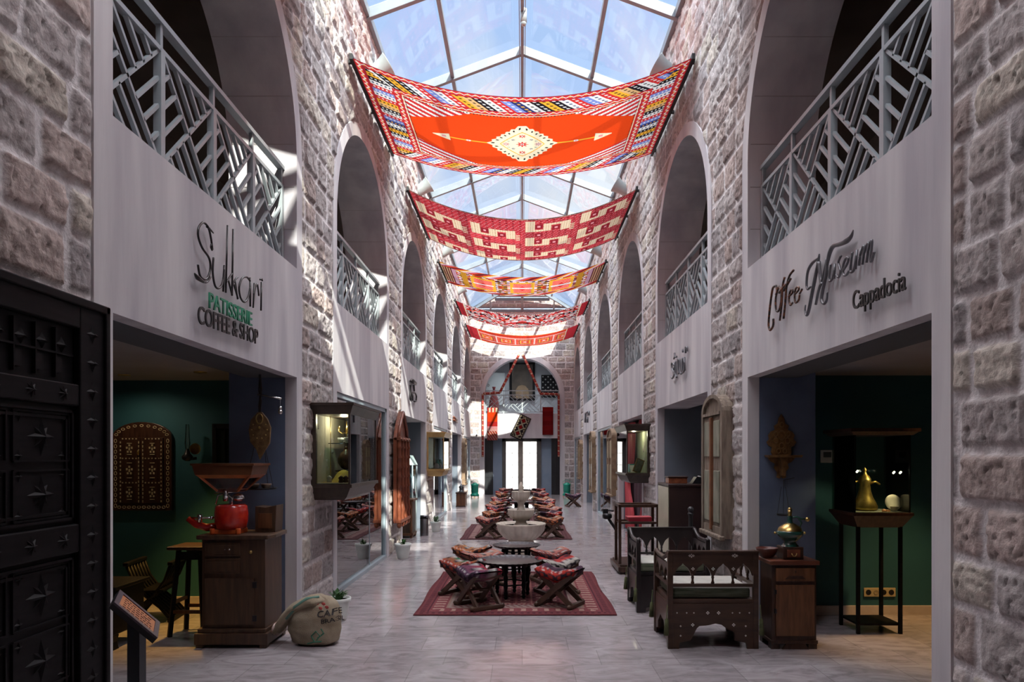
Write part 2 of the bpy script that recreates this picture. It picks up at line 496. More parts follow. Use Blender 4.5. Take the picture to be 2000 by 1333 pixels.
# ---------------------------------------------------------------- floor
def floor_mat():
    m = bpy.data.materials.new('marble_tiles'); t, N, L, P = nodes(m)
    tc = N.new('ShaderNodeTexCoord')
    mp = N.new('ShaderNodeMapping'); mp.inputs['Rotation'].default_value = (0,0,PI/2)
    br = N.new('ShaderNodeTexBrick')
    br.inputs['Scale'].default_value = 1.0; br.inputs['Mortar Size'].default_value = 0.004; br.inputs['Mortar Smooth'].default_value = 0.3
    br.inputs['Brick Width'].default_value = 0.61; br.inputs['Row Height'].default_value = 0.405; br.offset = 0.37
    br.inputs['Color1'].default_value = (0.90,0.90,0.90,1); br.inputs['Color2'].default_value = (1.10,1.10,1.10,1); br.inputs['Mortar'].default_value = (0.74,0.74,0.74,1)
    L.new(tc.outputs['Object'], br.inputs['Vector'])
    # veins
    n1 = N.new('ShaderNodeTexNoise'); n1.inputs['Scale'].default_value = 2.6; n1.inputs['Detail'].default_value = 9; n1.inputs['Distortion'].default_value = 1.6; n1.inputs['Roughness'].default_value = 0.62
    mp2 = N.new('ShaderNodeMapping'); mp2.inputs['Scale'].default_value = (1.0,2.3,1)
    L.new(tc.outputs['Object'], mp2.inputs['Vector']); L.new(mp2.outputs['Vector'], n1.inputs['Vector'])
    r = N.new('ShaderNodeValToRGB')
    e = r.color_ramp.elements; e[0].position = 0.34; e[0].color = (0.25,0.22,0.235,1); e[1].position = 0.66; e[1].color = (0.43,0.395,0.41,1)
    x = r.color_ramp.elements.new(0.48); x.color = (0.345,0.31,0.325,1)
    L.new(n1.outputs['Fac'], r.inputs['Fac'])
    mx = N.new('ShaderNodeMix'); mx.data_type = 'RGBA'; mx.blend_type = 'MULTIPLY'; mx.inputs[0].default_value = 1
    L.new(r.outputs['Color'], mx.inputs[6]); L.new(br.outputs['Color'], mx.inputs[7]); L.new(mx.outputs[2], P.inputs['Base Color'])
    n2 = N.new('ShaderNodeTexNoise'); n2.inputs['Scale'].default_value = 3.0; n2.inputs['Detail'].default_value = 5
    L.new(tc.outputs['Object'], n2.inputs['Vector'])
    mr = N.new('ShaderNodeMapRange'); mr.inputs['To Min'].default_value = 0.06; mr.inputs['To Max'].default_value = 0.24
    L.new(n2.outputs['Fac'], mr.inputs['Value']); L.new(mr.outputs['Result'], P.inputs['Roughness'])
    b = N.new('ShaderNodeBump'); b.inputs['Strength'].default_value = 0.25; b.inputs['Distance'].default_value = 0.004
    inv = N.new('ShaderNodeMath'); inv.operation = 'SUBTRACT'; inv.inputs[0].default_value = 1
    L.new(br.outputs['Fac'], inv.inputs[1]); 
    ad = N.new('ShaderNodeMath'); ad.operation = 'MULTIPLY_ADD'; ad.inputs[1].default_value = 0.6
    L.new(n2.outputs['Fac'], ad.inputs[0]); L.new(inv.outputs[0], ad.inputs[2])
    L.new(ad.outputs[0], b.inputs['Height']); L.new(b.outputs['Normal'], P.inputs['Normal'])
    P.inputs['Specular IOR Level'].default_value = 0.6
    return m
fm = floor_mat()
struct(MB().box(-5.2, 5.2, -2.0, 33.5, -0.12, 0.0).build('floor', fm))

# ---------------------------------------------------------------- shell behind the arches: rooms below, galleries above
shell = MB()
for sg in (-1, 1):
    x0, x1 = sorted((sg*5.0, sg*5.25)); shell.box(x0, x1, -2, END+0.4, 0, TOP)          # outer walls
    x0, x1 = sorted((sg*(HW+0.05), sg*5.25)); shell.box(x0, x1, -2, END+0.4, TOP-0.12, TOP)  # flat roof over galleries
    shell.box(x0, x1, END+0.2, END+0.4, 0, TOP)
    # solid behind the stone above the arch crowns
    x0, x1 = sorted((sg*(HW+0.06), sg*(HW+0.63))); shell.box(x0, x1, -1.6, END+0.3, ZS+BB+0.05, TOP-0.12)
    for k in range(-1, 6):                                                             # solid pier cores
        ya = BAYS[k]+BB if k >= 0 else -1.5
        yb = BAYS[k+1]-BB if k < 5 else END+0.3
        shell.box(x0, x1, ya, yb, 2.42, ZS+BB+0.05)
struct(shell.build('wall_outer', gallery_paint))
struct(MB().box(-5.25, 5.25, -2.2, -1.5, 0, RIDGE).build('wall_front', pm('front_wall_dark', (0.05,0.035,0.03), (0.08,0.055,0.045), scale=2, rough=.8)))  # unseen front wall, its colour set dark to cut bounced light
struct(MB().box(-2.3, 2.3, -1.6, ROOF0-0.15, TOP, TOP+0.15).build('ceiling_entry', gallery_paint))

gal = MB()
for sg in (-1, 1):
    x0, x1 = sorted((sg*(HW+0.40), sg*5.0)); gal.box(x0, x1, -1.5, END+0.2, 3.05, FAS-0.005)   # gallery slab
    x0, x1 = sorted((sg*(HW+0.63), sg*5.0)); gal.box(x0, x1, -1.5, END+0.2, 6.15, 6.3)     # gallery ceiling
struct(gal.build('ceiling_gallery', gallery_paint))

cl = MB()
for sg in (-1, 1):
    x0, x1 = sorted((sg*(HW+0.46), sg*5.0)); cl.box(x0, x1, -1.5, END+0.2, 2.42, 2.5)
struct(cl.build('ceiling_shops', ceil_paint))
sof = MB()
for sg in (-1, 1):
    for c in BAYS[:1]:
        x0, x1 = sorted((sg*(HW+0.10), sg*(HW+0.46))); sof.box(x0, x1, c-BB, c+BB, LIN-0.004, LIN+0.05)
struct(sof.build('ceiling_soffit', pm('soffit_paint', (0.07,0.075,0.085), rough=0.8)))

part_ = MB(); part2 = MB(); teal = MB()
for sg in (-1, 1):
    for k in range(0, 6):
        y0 = BAYS[k]+BA+0.004; y1 = BAYS[k+1]-BA-0.004 if k < 5 else END+0.2
        if k == 0:
            x0, x1 = sorted((sg*(HW+0.10), sg*2.78)); part_.box(x0, x1, y0, y1, 0, 2.42)
            yb = LOWER_BLUE_END[sg]
            x0, x1 = sorted((sg*2.78, sg*5.0)); teal.box(x0, x1, yb, y1+0.02, 0, 2.43)
        else:
            x0, x1 = sorted((sg*(HW+0.10), sg*5.0)); part2.box(x0, x1, y0, y1, 0, 2.42)
    x0, x1 = sorted((sg*(HW+0.10), sg*5.0)); part2.box(x0, x1, -1.5, BAYS[0]-BA-0.004, 0, 2.42)
struct(part_.build('wall_partition_blue', blue_wall))
struct(teal.build('wall_partition_teal', teal_wall))
struct(part2.build('wall_partition_grey', grey_room))
# marble skirting along the teal walls
sk = MB()
sk.box(-5.0, -2.80, 7.37, 7.40, 0, 0.09); sk.box(2.80, 5.0, 6.92, 6.95, 0, 0.09)
struct(sk.build('baseboard_shops', pm('marble_skirting', (0.42,0.36,0.32), (0.5,0.44,0.40), rough=0.4)))

# ---------------------------------------------------------------- the end room behind the far arch
er = MB()
er.box(-5.2, 5.2, 33.3, 33.5, 3.3, 7.6)                       # upper back wall
er.box(-5.2, -1.9, END+0.4, 33.5, 0, 7.6); er.box(1.9, 5.2, END+0.4, 33.5, 0, 7.6)
er.box(-2.2, 2.2, END+0.3, 30.0, 6.3, 6.5); er.box(-2.2, -1.5, 30.0, 33.5, 6.3, 6.5); er.box(1.5, 2.2, 30.0, 33.5, 6.3, 6.5); er.box(-2.2, 2.2, 32.8, 33.5, 6.3, 6.5)
er.box(-2.2, 2.2, END+0.3, 33.5, 2.9, FAS-0.004)
struct(er.build('wall_end_room', pm('end_room_paint', (0.30,0.30,0.31), (0.34,0.34,0.35), scale=2, rough=0.85)))
ew = MB()
ew.box(-1.90, -0.84, END+0.42, END+0.55, 0, LIN+0.3); ew.box(0.80, 1.90, END+0.42, END+0.55, 0, LIN+0.3)
ew.box(-0.84, 0.80, END+0.42, END+0.55, LIN-0.05, LIN+0.3)
struct(ew.build('wall_end_blue', pm('end_blue', (0.20,0.27,0.36), (0.24,0.31,0.40), scale=2, rough=0.7)))
wrl = bpy.data.objects.new('window_12', None); COL.objects.link(wrl); struct(wrl)  # roof opening added out of view to brighten the end gallery
MB().box(-1.5, 1.5, 30.0, 32.8, 6.42, 6.44).build('pane', glass('roof_glass', (0.86,0.92,0.95)), wrl)
# courtyard outside the end door
struct(MB().box(-16, 16, 33.5, 64, -0.14, -0.02).build('ground_courtyard', pm('pale_paving', (0.6,0.58,0.55), (0.66,0.64,0.6), rough=0.8)))
struct(MB().box(-16, 16, 56, 56.5, 0, 6.5).build('wall_courtyard', pm('pale_render', (0.72,0.70,0.68), (0.78,0.76,0.74), scale=0.6, rough=0.9)))

# ---------------------------------------------------------------- skylight
sky_root = bpy.data.objects.new('window_1', None); COL.objects.link(sky_root); struct(sky_root)
alum = pm('roof_frame_paint', (0.15,0.18,0.205), (0.18,0.21,0.235), scale=4, rough=0.4)
RY = [BAYS[1] - PER/2*5 + PER/2*i for i in range(30)]
RY = [y for y in RY if ROOF0-0.1 < y < HIPY+0.05]
raf = MB()
for y in RY:
    for sg in (-1, 1):
        raf.bar((sg*(HW+0.15), y, TOP-0.06), (0, y, RIDGE), 0.075, 0.14, up=(0,0,1))
raf.build('rafter', alum, sky_root, bevel=0.006)
pu = MB()
sl_ = (RIDGE-TOP)/HW
for sg in (-1, 1):
    pu.bar((sg*1.17, ROOF0, RIDGE-sl_*1.17+0.01), (sg*1.17, HIPY+0.85, RIDGE-sl_*1.17+0.01), 0.06, 0.10)
    pu.bar((sg*2.13, ROOF0, TOP+0.02), (sg*2.13, END+0.1, TOP+0.02), 0.10, 0.12)
pu.build('purlin', alum, sky_root, bevel=0.005)
rg = MB()
rg.bar((0, ROOF0, RIDGE-0.03), (0, HIPY, RIDGE-0.03), 0.05, 0.20)
rg.bar((-0.045, ROOF0, RIDGE-0.12), (-0.045, HIPY, RIDGE-0.12), 0.012, 0.03)
rg.bar((0.045, ROOF0, RIDGE-0.12), (0.045, HIPY, RIDGE-0.12), 0.012, 0.03)
rg.build('ridge_beam', alum, sky_root)
hp = MB()
for sg in (-1, 1):
    hp.bar((0, HIPY, RIDGE-0.02), (sg*HW, END+0.05, TOP), 0.07, 0.13)
    f = 1-0.64; 
    hp.bar((sg*1.3, END-0.62, TOP+0.28), (sg*1.3, END, TOP+0.02), 0.05, 0.08)
hp.bar((0, HIPY, RIDGE-0.02), (0, END, TOP+0.02), 0.10, 0.10)
hp.bar((-1.1, HIPY+1.25, RIDGE-0.50), (1.1, HIPY+1.25, RIDGE-0.50), 0.07, 0.10)
hp.bar((-HW, END, TOP), (HW, END, TOP), 0.10, 0.10)
hp.build('hip_frame', alum, sky_root)
pane = MB()
for sg in (-1, 1):
    pane.add([(sg*(HW+0.1), ROOF0, TOP+0.04), (sg*(HW+0.1), END+0.05, TOP+0.04), (0, HIPY, RIDGE+0.07), (0, ROOF0, RIDGE+0.07)], [(0,1,2,3)])
pane.add([(-HW-0.1, END+0.05, TOP+0.04), (HW+0.1, END+0.05, TOP+0.04), (0, HIPY, RIDGE+0.07)], [(0,1,2)])
pane.build('pane', glass('roof_glass', (0.86,0.92,0.95), ior=1.35, boost=0.5), sky_root)
# parapet gable closing the near end of the glass roof
struct(MB().prism([(-2.3,TOP),(2.3,TOP),(0,RIDGE+0.1)], ROOF0-0.15, ROOF0, 'xz').build('wall_roof_gable', gallery_paint))

# ================================================================ balcony railings
def lattice(mb, u0, u1, z0, z1, put, w=0.022):
    """basket-weave lattice of diagonal bars in one panel; put maps (u, z) to a point"""
    um, zm = (u0+u1)/2, (z0+z1)/2; hu, hz = (u1-u0)/2, (z1-z0)/2
    def seg(a, b):
        mb.bar(put(um+a[0]*hu, zm+a[1]*hz), put(um+b[0]*hu, zm+b[1]*hz), w, 0.026, up=put.n)
    seg((-1,-1),(1,1)); seg((-1,1),(1,-1))
    for s in (0.5, 1.0, 1.5):
        seg((s/2, s/2), (s-1, 1)); seg((-s/2, -s/2), (1-s, -1))
        seg((s/2, -s/2), (1, 1-s)); seg((-s/2, s/2), (-1, s-1))
    return mb

def railing(name, label, c, sg, npan=4, half=BA, x=2.28, end=False, group='balcony railings'):
    if end:
        loc = (0, END+0.10, FAS); 
        P = lambda u, z: (u, 0, z)
        nrm = (0, 1, 0)
    else:
        loc = (sg*x, c, FAS)
        P = lambda u, z: (0, u, z)
        nrm = (1, 0, 0)
    class Put:
        n = nrm
        def __call__(s, u, z): return P(u, z)
    put = Put()
    r = thing(name, label, 'railing', loc, 0, group)
    step = 2*half/npan
    zb, zs, zt = 0.06, 0.77, 0.95
    mb = MB(); mb.bar(P(-half, zt), P(half, zt), 0.06, 0.035, up=(0,0,1)); mb.build('top_rail', rail_paint, r)
    mb = MB(); mb.bar(P(-half, zs), P(half, zs), 0.045, 0.03, up=(0,0,1)); mb.build('middle_rail', rail_paint, r)
    mb = MB(); mb.bar(P(-half, zb), P(half, zb), 0.045, 0.03, up=(0,0,1)); mb.build('bottom_rail', rail_paint, r)
    for i in range(npan+1):
        u = -half + step*i
        if i == 0: u += 0.03
        if i == npan: u -= 0.03
        mb = MB(); mb.bar(P(u, 0.0), P(u, zs), 0.05, 0.05, up=nrm); mb.bar(P(u, zs), P(u, zt-0.01), 0.03, 0.03, up=nrm)
        mb.build('post', rail_paint, r)
    for i in range(npan):
        mb = MB()
        u0, u1 = -half+step*i+0.025, -half+step*(i+1)-0.025
        lattice(mb, u0, u1, zb+0.01, zs-0.01, put)
        mb.build('lattice_panel', rail_paint, r)
    return r
ordn = ['nearest', 'second', 'third', 'fourth', 'fifth', 'sixth']
for sg in (-1, 1):
    side = 'left' if sg < 0 else 'right'
    for k, c in enumerate(BAYS):
        if k == 0: lb = 'grey-blue lattice railing in the nearest arch on the %s, above the large shop lettering' % side
        elif k == 5: lb = 'lattice railing in the farthest arch of the %s wall, beside the end wall' % side
        else: lb = 'grey-blue lattice balcony railing in the %s arch of the %s wall, counted from the camera' % (ordn[k], side)
        railing('balcony_railing', lb, c, sg)
railing('balcony_railing', 'white lattice railing across the big arch of the far end wall', 0, 1, npan=4, half=1.54, end=True)

# ================================================================ hung kilims over the hall
kilim_cloth = attr_mat('kilim_cloth', rough=0.9, spec=0.1, mulscale=60, mulamt=0.12, bump=0, trans=0.60, tscale=0.31)
batten_black = pm('batten_black', (0.008,0.008,0.009), rough=0.5)
C_ = lambda *a: np.array(a, float)
RED = C_(0.62,0.035,0.035); DRED = C_(0.28,0.02,0.03); ORG = C_(0.78,0.062,0.010); CREAM = C_(0.85,0.74,0.50); BLK = C_(0.02,0.015,0.02)
YEL = C_(0.85,0.42,0.04); WHT = C_(0.82,0.80,0.76); BLU = C_(0.20,0.27,0.62); NVY = C_(0.03,0.04,0.14); PNK = C_(0.75,0.30,0.32); GRN = C_(0.05,0.22,0.12)
def choose(i, cols):
    i = np.mod(i.astype(int), len(cols)); return np.array(cols)[i]
def over(col, m, c):
    col[m] = c if not (hasattr(c, 'ndim') and c.ndim > 1) else c[m]
    return col
def zigline(d, s, w, amp, per):
    return np.abs(d - amp*(2*np.abs(np.mod(s/per, 1)-0.5)*2-1)) < w

def pat_medallion(X, Y, Lx, Ly):
    """X across (0..Lx), Y along (0..Ly) in metres"""
    col = np.tile(ORG, X.shape+(1,)).reshape(X.shape+(3,)).copy()
    e = np.minimum(np.minimum(X*0.86, (Lx-X)*0.86), np.minimum(Y, Ly-Y))
    vert = np.minimum(X, Lx-X)*0.86 < np.minimum(Y, Ly-Y)
    s = np.where(vert, Y, X)
    xc, yc = X-Lx/2, Y-Ly/2
    # inner field corner triangles of white and red stripes
    tri = (np.abs(xc)/(Lx/2-0.52) + np.abs(yc)/(Ly/2-0.42)) > 1.34
    st = np.mod((np.abs(xc)*0.5 + Y*1.0)/0.12, 1)
    over(col, tri, np.where(st[..., None] < 0.45, WHT, RED)); over(col, tri & (np.mod(st*8, 1) < .15) & (np.mod(X/0.04, 1) < .4), BLK)
    # broad multicoloured stripe band
    band = (e > 0.11) & (e < 0.37)
    q = np.where(vert, Y/0.092, (X + 0.9*Y*np.sign(yc))/0.125)
    cols = [WHT, BLK, YEL, BLK, WHT, RED, BLU, WHT, RED, YEL, C_(.75,.45,.2), BLK, WHT, RED, BLU, NVY]
    over(col, band, choose(np.floor(q), cols))
    fq = np.mod(q, 1); dots = (np.abs(fq-0.5) < 0.16) & (np.mod(np.where(vert, X, Y)/0.055, 1) < 0.42)
    dk = choose(np.floor(q), [BLK, WHT, BLK, WHT, NVY, WHT, WHT, NVY, WHT, BLK, BLK, WHT, BLK, WHT, WHT, YEL])
    over(col, band & dots, dk)
    for lo, hi in ((0.0, 0.11), (0.37, 0.455)):
        m = (e >= lo) & (e <= hi); over(col, m, DRED*1.5)
        mid = (lo+hi)/2; over(col, m & (np.abs(e-mid) < 0.032), RED)
        over(col, m & zigline(e-mid, s, 0.008, 0.020, 0.10), WHT)
        over(col, m & (np.abs(np.mod(s/0.10, 1)-0.5) < 0.12) & (np.abs(e-mid) < 0.012), YEL)
        over(col, (np.abs(e-lo) < 0.006) | (np.abs(e-hi) < 0.006), RED*0.8)
    over(col, (e > 0.465) & (e < 0.478), CREAM); over(col, (e > 0.48) & (e < 0.50) & (np.mod(s/0.045, 1) < 0.4), BLK)
    over(col, e < 0.008, BLK)
    # centre line with knots and arrow heads
    over(col, (np.abs(yc) < 0.014) & (np.abs(xc) < 1.13), YEL)
    for k in (-0.78, 0.78):
        over(col, ((xc-k)**2*1.0+yc**2*1.6) < 0.035**2, WHT); over(col, ((xc-k)**2+yc**2) < 0.015**2, PNK)
    ah = (np.abs(xc) > 1.05) & (np.abs(xc) < 1.30) & (np.abs(yc) < (1.32-np.abs(xc))*0.42) ; over(col, ah, CREAM)
    over(col, ah & (np.abs(np.abs(xc)-1.14) < 0.03) & (np.abs(yc) < 0.03), PNK)
    # medallion
    r = np.abs(xc)/0.40 + np.abs(yc)/0.50
    th = np.arctan2(yc/0.5, xc/0.4); rad = np.hypot(xc/0.40, yc/0.50)
    rr = (0.78*r + 0.22*rad*1.12)/1.32
    sp = 0.09*(2*np.abs(np.mod(th*26/(2*PI), 1)-0.5))
    med = rr < 0.93+sp*0.9; over(col, med, CREAM*1.05)
    over(col, med & (rr > 0.80) & (np.mod(th*26/(2*PI), 1) < 0.3) & (rr < 0.9), BLK)
    over(col, med & (np.abs(rr-0.62) < 0.02), YEL)
    for (mx_, my_, cc, sz) in ((0,0,RED,0.085),(0.235,0,PNK*0.8,0.055),(-0.235,0,PNK*0.8,0.055),(0,0.27,RED*0.9,0.055),(0,-0.27,RED*0.9,0.055),(.13,.15,NVY,.03),(-.13,.15,NVY,.03),(.13,-.15,NVY,.03),(-.13,-.15,NVY,.03),(.2,.1,GRN,.018),(-.2,.1,GRN,.018),(.2,-.1,GRN,.018),(-.2,-.1,GRN,.018)):
        a = np.arctan2(yc-my_, xc-mx_); q = np.hypot(xc-mx_, yc-my_)
        over(col, q < sz*(0.75+0.3*np.cos(8*a)), cc); over(col, q < sz*0.3, WHT); over(col, q < sz*0.15, cc*0.6)
    return col

def pat_bergama(X, Y, Lx, Ly):
    """dark red ground with cream S-shaped hooks"""
    col = np.tile(C_(.46,.035,.045), X.shape+(1,)).reshape(X.shape+(3,)).copy()
    pan = np.floor(X/(Lx/4)); row = np.floor(Y/(Ly/4))
    col *= (0.75+0.5*_hash(pan.astype(int), row.astype(int)*7, 3))[..., None]
    dash = (np.mod(X/0.09+np.floor(Y/0.06)*0.37, 1) < 0.35) & (np.mod(Y/0.06, 1) < 0.35); over(col, dash, PNK*0.85)
    dd = (np.mod(X/0.13, 1) < 0.3) & (np.mod(Y/0.11, 1) < 0.3); over(col, dd, DRED*0.5)
    w, hgt = Lx/4, 0.84
    for i in range(4):
        for j, oy in enumerate((0.10, 1.02, 1.94)):
            ox = i*w + 0.06; oy2 = oy + (0.34 if i < 2 else 0)
            u = (X-ox)/(w-0.16); v = (Y-oy2)/hgt
            if i in (0, 1): pass
            seg = [(0,.20,.02,.66),(0,.52,.55,.68),(.38,.56,.20,.68),(.38,.90,.20,.32),(.76,.96,.20,.78)]
            m = np.zeros(X.shape, bool)
            for a, b, c, d in seg: m |= (u > a) & (u < b) & (v > c) & (v < d)
            m |= (u > .96) & (u < 1.06) & (np.mod(v/0.12, 1) < .5) & (v > .45) & (v < .9)
            over(col, m, C_(0.72,0.56,0.38))
            over(col, m & (np.mod(X/0.05, 1) < 0.22) & (np.mod(Y/0.035, 1) < 0.6), C_(0.35,0.16,0.08))
            for (a, b) in ((.29, .36), (.66, .52), (.30,.95)):
                q = np.maximum(np.abs(u-a)*1.6, np.abs(v-b)); over(col, (q < .14) & (q > .05), DRED*0.9); over(col, q < .05, PNK)
    e = np.minimum(np.minimum(X, Lx-X), np.minimum(Y, Ly-Y))
    over(col, np.minimum(Y, Ly-Y) < 0.05, np.where((np.mod(X/0.03, 1) < 0.5)[..., None], BLK, C_(.45,.25,.18)))
    over(col, (np.minimum(Y, Ly-Y) > 0.05) & (np.minimum(Y, Ly-Y) < 0.065), DRED)
    return col

def pat_diamonds(X, Y, Lx, Ly):
    """busy panel with three gold-framed squares, gold bars near the ends"""
    xc = np.abs(X-Lx/2); yc = np.abs(Y-Ly/2)
    pal = np.array([C_(.62,.25,.30), ORG*0.75, C_(.55,.42,.52), YEL*0.7, RED*0.7, C_(.06,.02,.03), C_(.70,.55,.58), C_(.35,.08,.10), C_(.50,.28,.12)])
    zx = xc + 0.05*np.mod(np.floor(yc/.07), 2); h1 = _hash(np.floor(zx/.10), np.floor(yc/.07), 5); h2 = _hash(np.floor(xc/.33), np.floor(yc/.21), 9)
    col = pal[(h1*5+h2*4).astype(int) % 9].copy()
    d_ = np.mod((xc+yc*.9)/.33, 1); over(col, d_ < .10, C_(.05,.02,.03)); over(col, (d_ > .10) & (d_ < .17), YEL*.6)
    over(col, (np.mod(xc/.33, 1) < .22) & (np.mod(yc/.21, 1) < .35), C_(.72,.60,.66))
    for cx in (-1.05, 0, 1.05):
        a = np.abs(X-Lx/2-cx); m = (a < 0.33) & (yc < 0.60); over(col, m, YEL*0.85)
        m = (a < 0.24) & (yc < 0.50); over(col, m, ORG); r = a/0.24 + yc/0.50
        over(col, m & (np.abs(np.mod(r*4, 1)-0.5) < .18), PNK); over(col, m & (r < .5), RED); over(col, (a < .28) & (yc < .06), WHT*0.85)
    for lo, hi, cc in ((1.46, 1.62, YEL*0.6), (1.75, 2.3, C_(.50,.30,.38))):
        m = (xc > lo) & (xc < hi); over(col, m, cc); over(col, m & (np.mod(Y/0.10, 1) < .3) & (np.mod(xc/0.05, 1) < .5), DRED)
    m = xc > 1.86; over(col, m, np.where((np.mod(xc/0.07, 1) < .5)[..., None], C_(.55,.25,.08), C_(.12,.02,.03)))
    over(col, m & (np.mod(Y/0.07, 1) < .4) & (np.mod(xc/0.07, 1) < .5), CREAM*.7)
    over(col, np.minimum(Y, Ly-Y) < 0.30, choose(np.floor(X/0.11+Y/0.09), [RED*.8, YEL*.8, C_(.75,.6,.6), C_(.45,.12,.2), ORG*.8, C_(.06,.02,.03)]))
    return col

def pat_zigzag(X, Y, Lx, Ly):
    xx = np.abs(X-Lx/2); q = np.abs(np.mod(xx/1.25, 1)-0.5)*2*.62 + Y*1.0
    st = np.floor(q/.075); col = choose(st, [RED*.9, WHT*.7, ORG*.7, DRED, C_(.06,.02,.03), WHT*.65, RED*.6, PNK*.8, RED, DRED, ORG*.6]).copy()
    h1 = _hash(np.floor(xx/.07), st, 3); over(col, h1 < .22, WHT*.75); over(col, (h1 > .22) & (h1 < .38), BLK); over(col, (h1 > .85), RED)
    xc = np.abs(X-Lx/2); m = xc > Lx/2-0.24; over(col, m, DRED*1.2); over(col, m & (np.mod((X+Y)/0.08, 1) < .3), RED)
    over(col, (xc > Lx/2-.27) & (xc < Lx/2-.24), CREAM)
    e = np.minimum(Y, Ly-Y); over(col, e < .07, np.where((np.mod(X/0.06, 1) < .5)[..., None], WHT*.8, RED*.6))
    return col

def pat_hexes(X, Y, Lx, Ly):
    xc = np.abs(X-Lx/2); yc = np.abs(Y-Ly/2)
    r = np.maximum(np.abs(np.mod(X/0.75+.5, 1)-.5)*.75*1.1, yc*0.55)
    col = choose(np.floor(r/0.055), [C_(.8,.55,.5), RED, ORG, YEL*.85, DRED, ORG*.9, RED]).copy()
    over(col, (np.mod(X/0.06, 1) < .4) & (np.mod(Y/.08, 1) < .3), C_(.85,.45,.3))
    e = np.minimum(Y, Ly-Y); over(col, e < .34, np.where((np.mod(X/0.16+Y/.3, 1) < .5)[..., None], RED, ORG)); over(col, (e < .34) & (e > .27), DRED); over(col, e < .06, YEL*.8)
    m = xc > Lx/2-.42; over(col, m, DRED*1.3); over(col, m & (np.mod((X-Y)/.1, 1) < .3), RED); over(col, (xc > Lx/2-.46) & (xc < Lx/2-.42), CREAM*.8)
    return col

def hung_cloth(y0, y1, pat, nx, ny, label, sag0=0.45, sag1=0.45, hz=6.46, skew=0.0):
    xw = HW-0.07
    Lx, Ly = 2*xw*1.03, y1-y0
    U, V = np.meshgrid(np.linspace(0, 1, nx), np.linspace(0, 1, ny), indexing='ij')
    sag = sag0*(1-V)+sag1*V
    X = -xw + 2*xw*U
    # gathered edges: the cloth draws in slightly and ripples where it hangs free
    Y = (y0+y1)/2 + (V-0.5)*Ly*(1-0.045*np.sin(PI*U))
    Z = hz - sag*(1-(2*U-1)**2) + 0.012*np.sin(V*11+U*5)*np.sin(PI*U) + 0.02*np.sin(PI*U)*np.cos(V*2*PI)
    yc = (y0+y1)/2
    P = np.stack([X, Y-yc, Z-hz], -1)
    col = pat(U*Lx, V*Ly, Lx, Ly)
    root = thing('hanging_kilim', label, 'kilim', (0, yc, hz), 0, 'kilims hung across the hall')
    o = grid_obj('cloth', P, np.ones((nx-1, ny-1), bool), col, kilim_cloth, root)
    for e in (-1, 1):
        mb = MB(); mb.box(e*(xw)-0.02, e*(xw)+0.02, -Ly/2-0.03, Ly/2+0.03, -0.035, 0.035)
        for yy in (-Ly/2+0.1, 0, Ly/2-0.1): mb.box(min(e*xw, e*(HW+0.02)), max(e*xw, e*(HW+0.02)), yy-0.02, yy+0.02, -0.02, 0.02)
        mb.build('batten', batten_black, root)
    return root
hung_cloth(0.30, 3.0, pat_zigzag, 60, 30, 'red kilim hung nearest the entrance, above the top of the view', 0.42, 0.42)
hung_cloth(4.02, 6.66, pat_bergama, 240, 90, 'dark red kilim whose edge alone shows at the very top of the view', 0.46, 0.42)
hung_cloth(8.35, 11.0, pat_medallion, 620, 330, 'bright orange-red kilim with a cream diamond medallion hung over the hall', 0.48, 0.42)
hung_cloth(12.45, 15.3, pat_bergama, 440, 230, 'dark red hung kilim with rows of cream stepped hooks', 0.56, 0.54)
hung_cloth(17.05, 19.15, pat_diamonds, 340, 150, 'hung kilim with gold-framed squares in multicoloured diamonds', 0.42, 0.42)
hung_cloth(21.3, 23.45, pat_zigzag, 300, 130, 'hung red and white kilim of jagged zigzag bands', 0.48, 0.50)
hung_cloth(25.2, 27.85, pat_hexes, 260, 130, 'red-orange kilim hung last, just before the end wall', 0.44, 0.42)

# ================================================================ floodlights on the wall heads
lamp_paint = pm('lamp_paint', (0.26,0.30,0.31), (0.31,0.35,0.36), scale=6, rough=0.4)
for sg in (-1, 1):
    for k, y in enumerate([9.85+PER*i for i in range(5)]):
        side = 'left' if sg < 0 else 'right'
        t = thing('wall_floodlight', 'pale trumpet-shaped floodlight on the %s wall head, %s' % (side, ['by the orange medallion kilim', 'by the kilim with cream hooks', 'by the kilim with gold squares', 'by the zigzag kilim', 'by the last kilim before the end wall'][k]), 'light', (sg*(HW-0.02), y, 7.10), 0, 'floodlights along the wall heads')
        Mt = Matrix.Rotation(R(-58*sg), 4, 'Y')
        mb = MB(Mt); mb.lathe([(0.03,-0.12),(0.10,-0.11),(0.12,-0.02),(0.115,0.06),(0.13,0.16),(0.16,0.24),(0.165,0.25),(0.15,0.245),(0.11,0.18),(0.001,0.17)], 20)
        mb.build('lamp_housing', lamp_paint, t)
        mb = MB(); mb.cyl((0,0,-0.02), (sg*0.05,0,-0.02), 0.06); mb.bar((0,0,-0.02),(-sg*0.02,0,0.0),0.05,0.05); mb.build('wall_bracket', lamp_paint, t)
# the small white sensor lamp under the ridge
t = thing('ridge_spotlight', 'small white cylinder lamp hanging under the roof ridge', 'light', (0.02, 10.35, RIDGE-0.16))
mb = MB(); mb.cyl((0,0,0.08),(0,0,-0.12),0.05); mb.sphere((0,0,-0.13),0.045); mb.build('lamp_housing', lamp_paint, t)

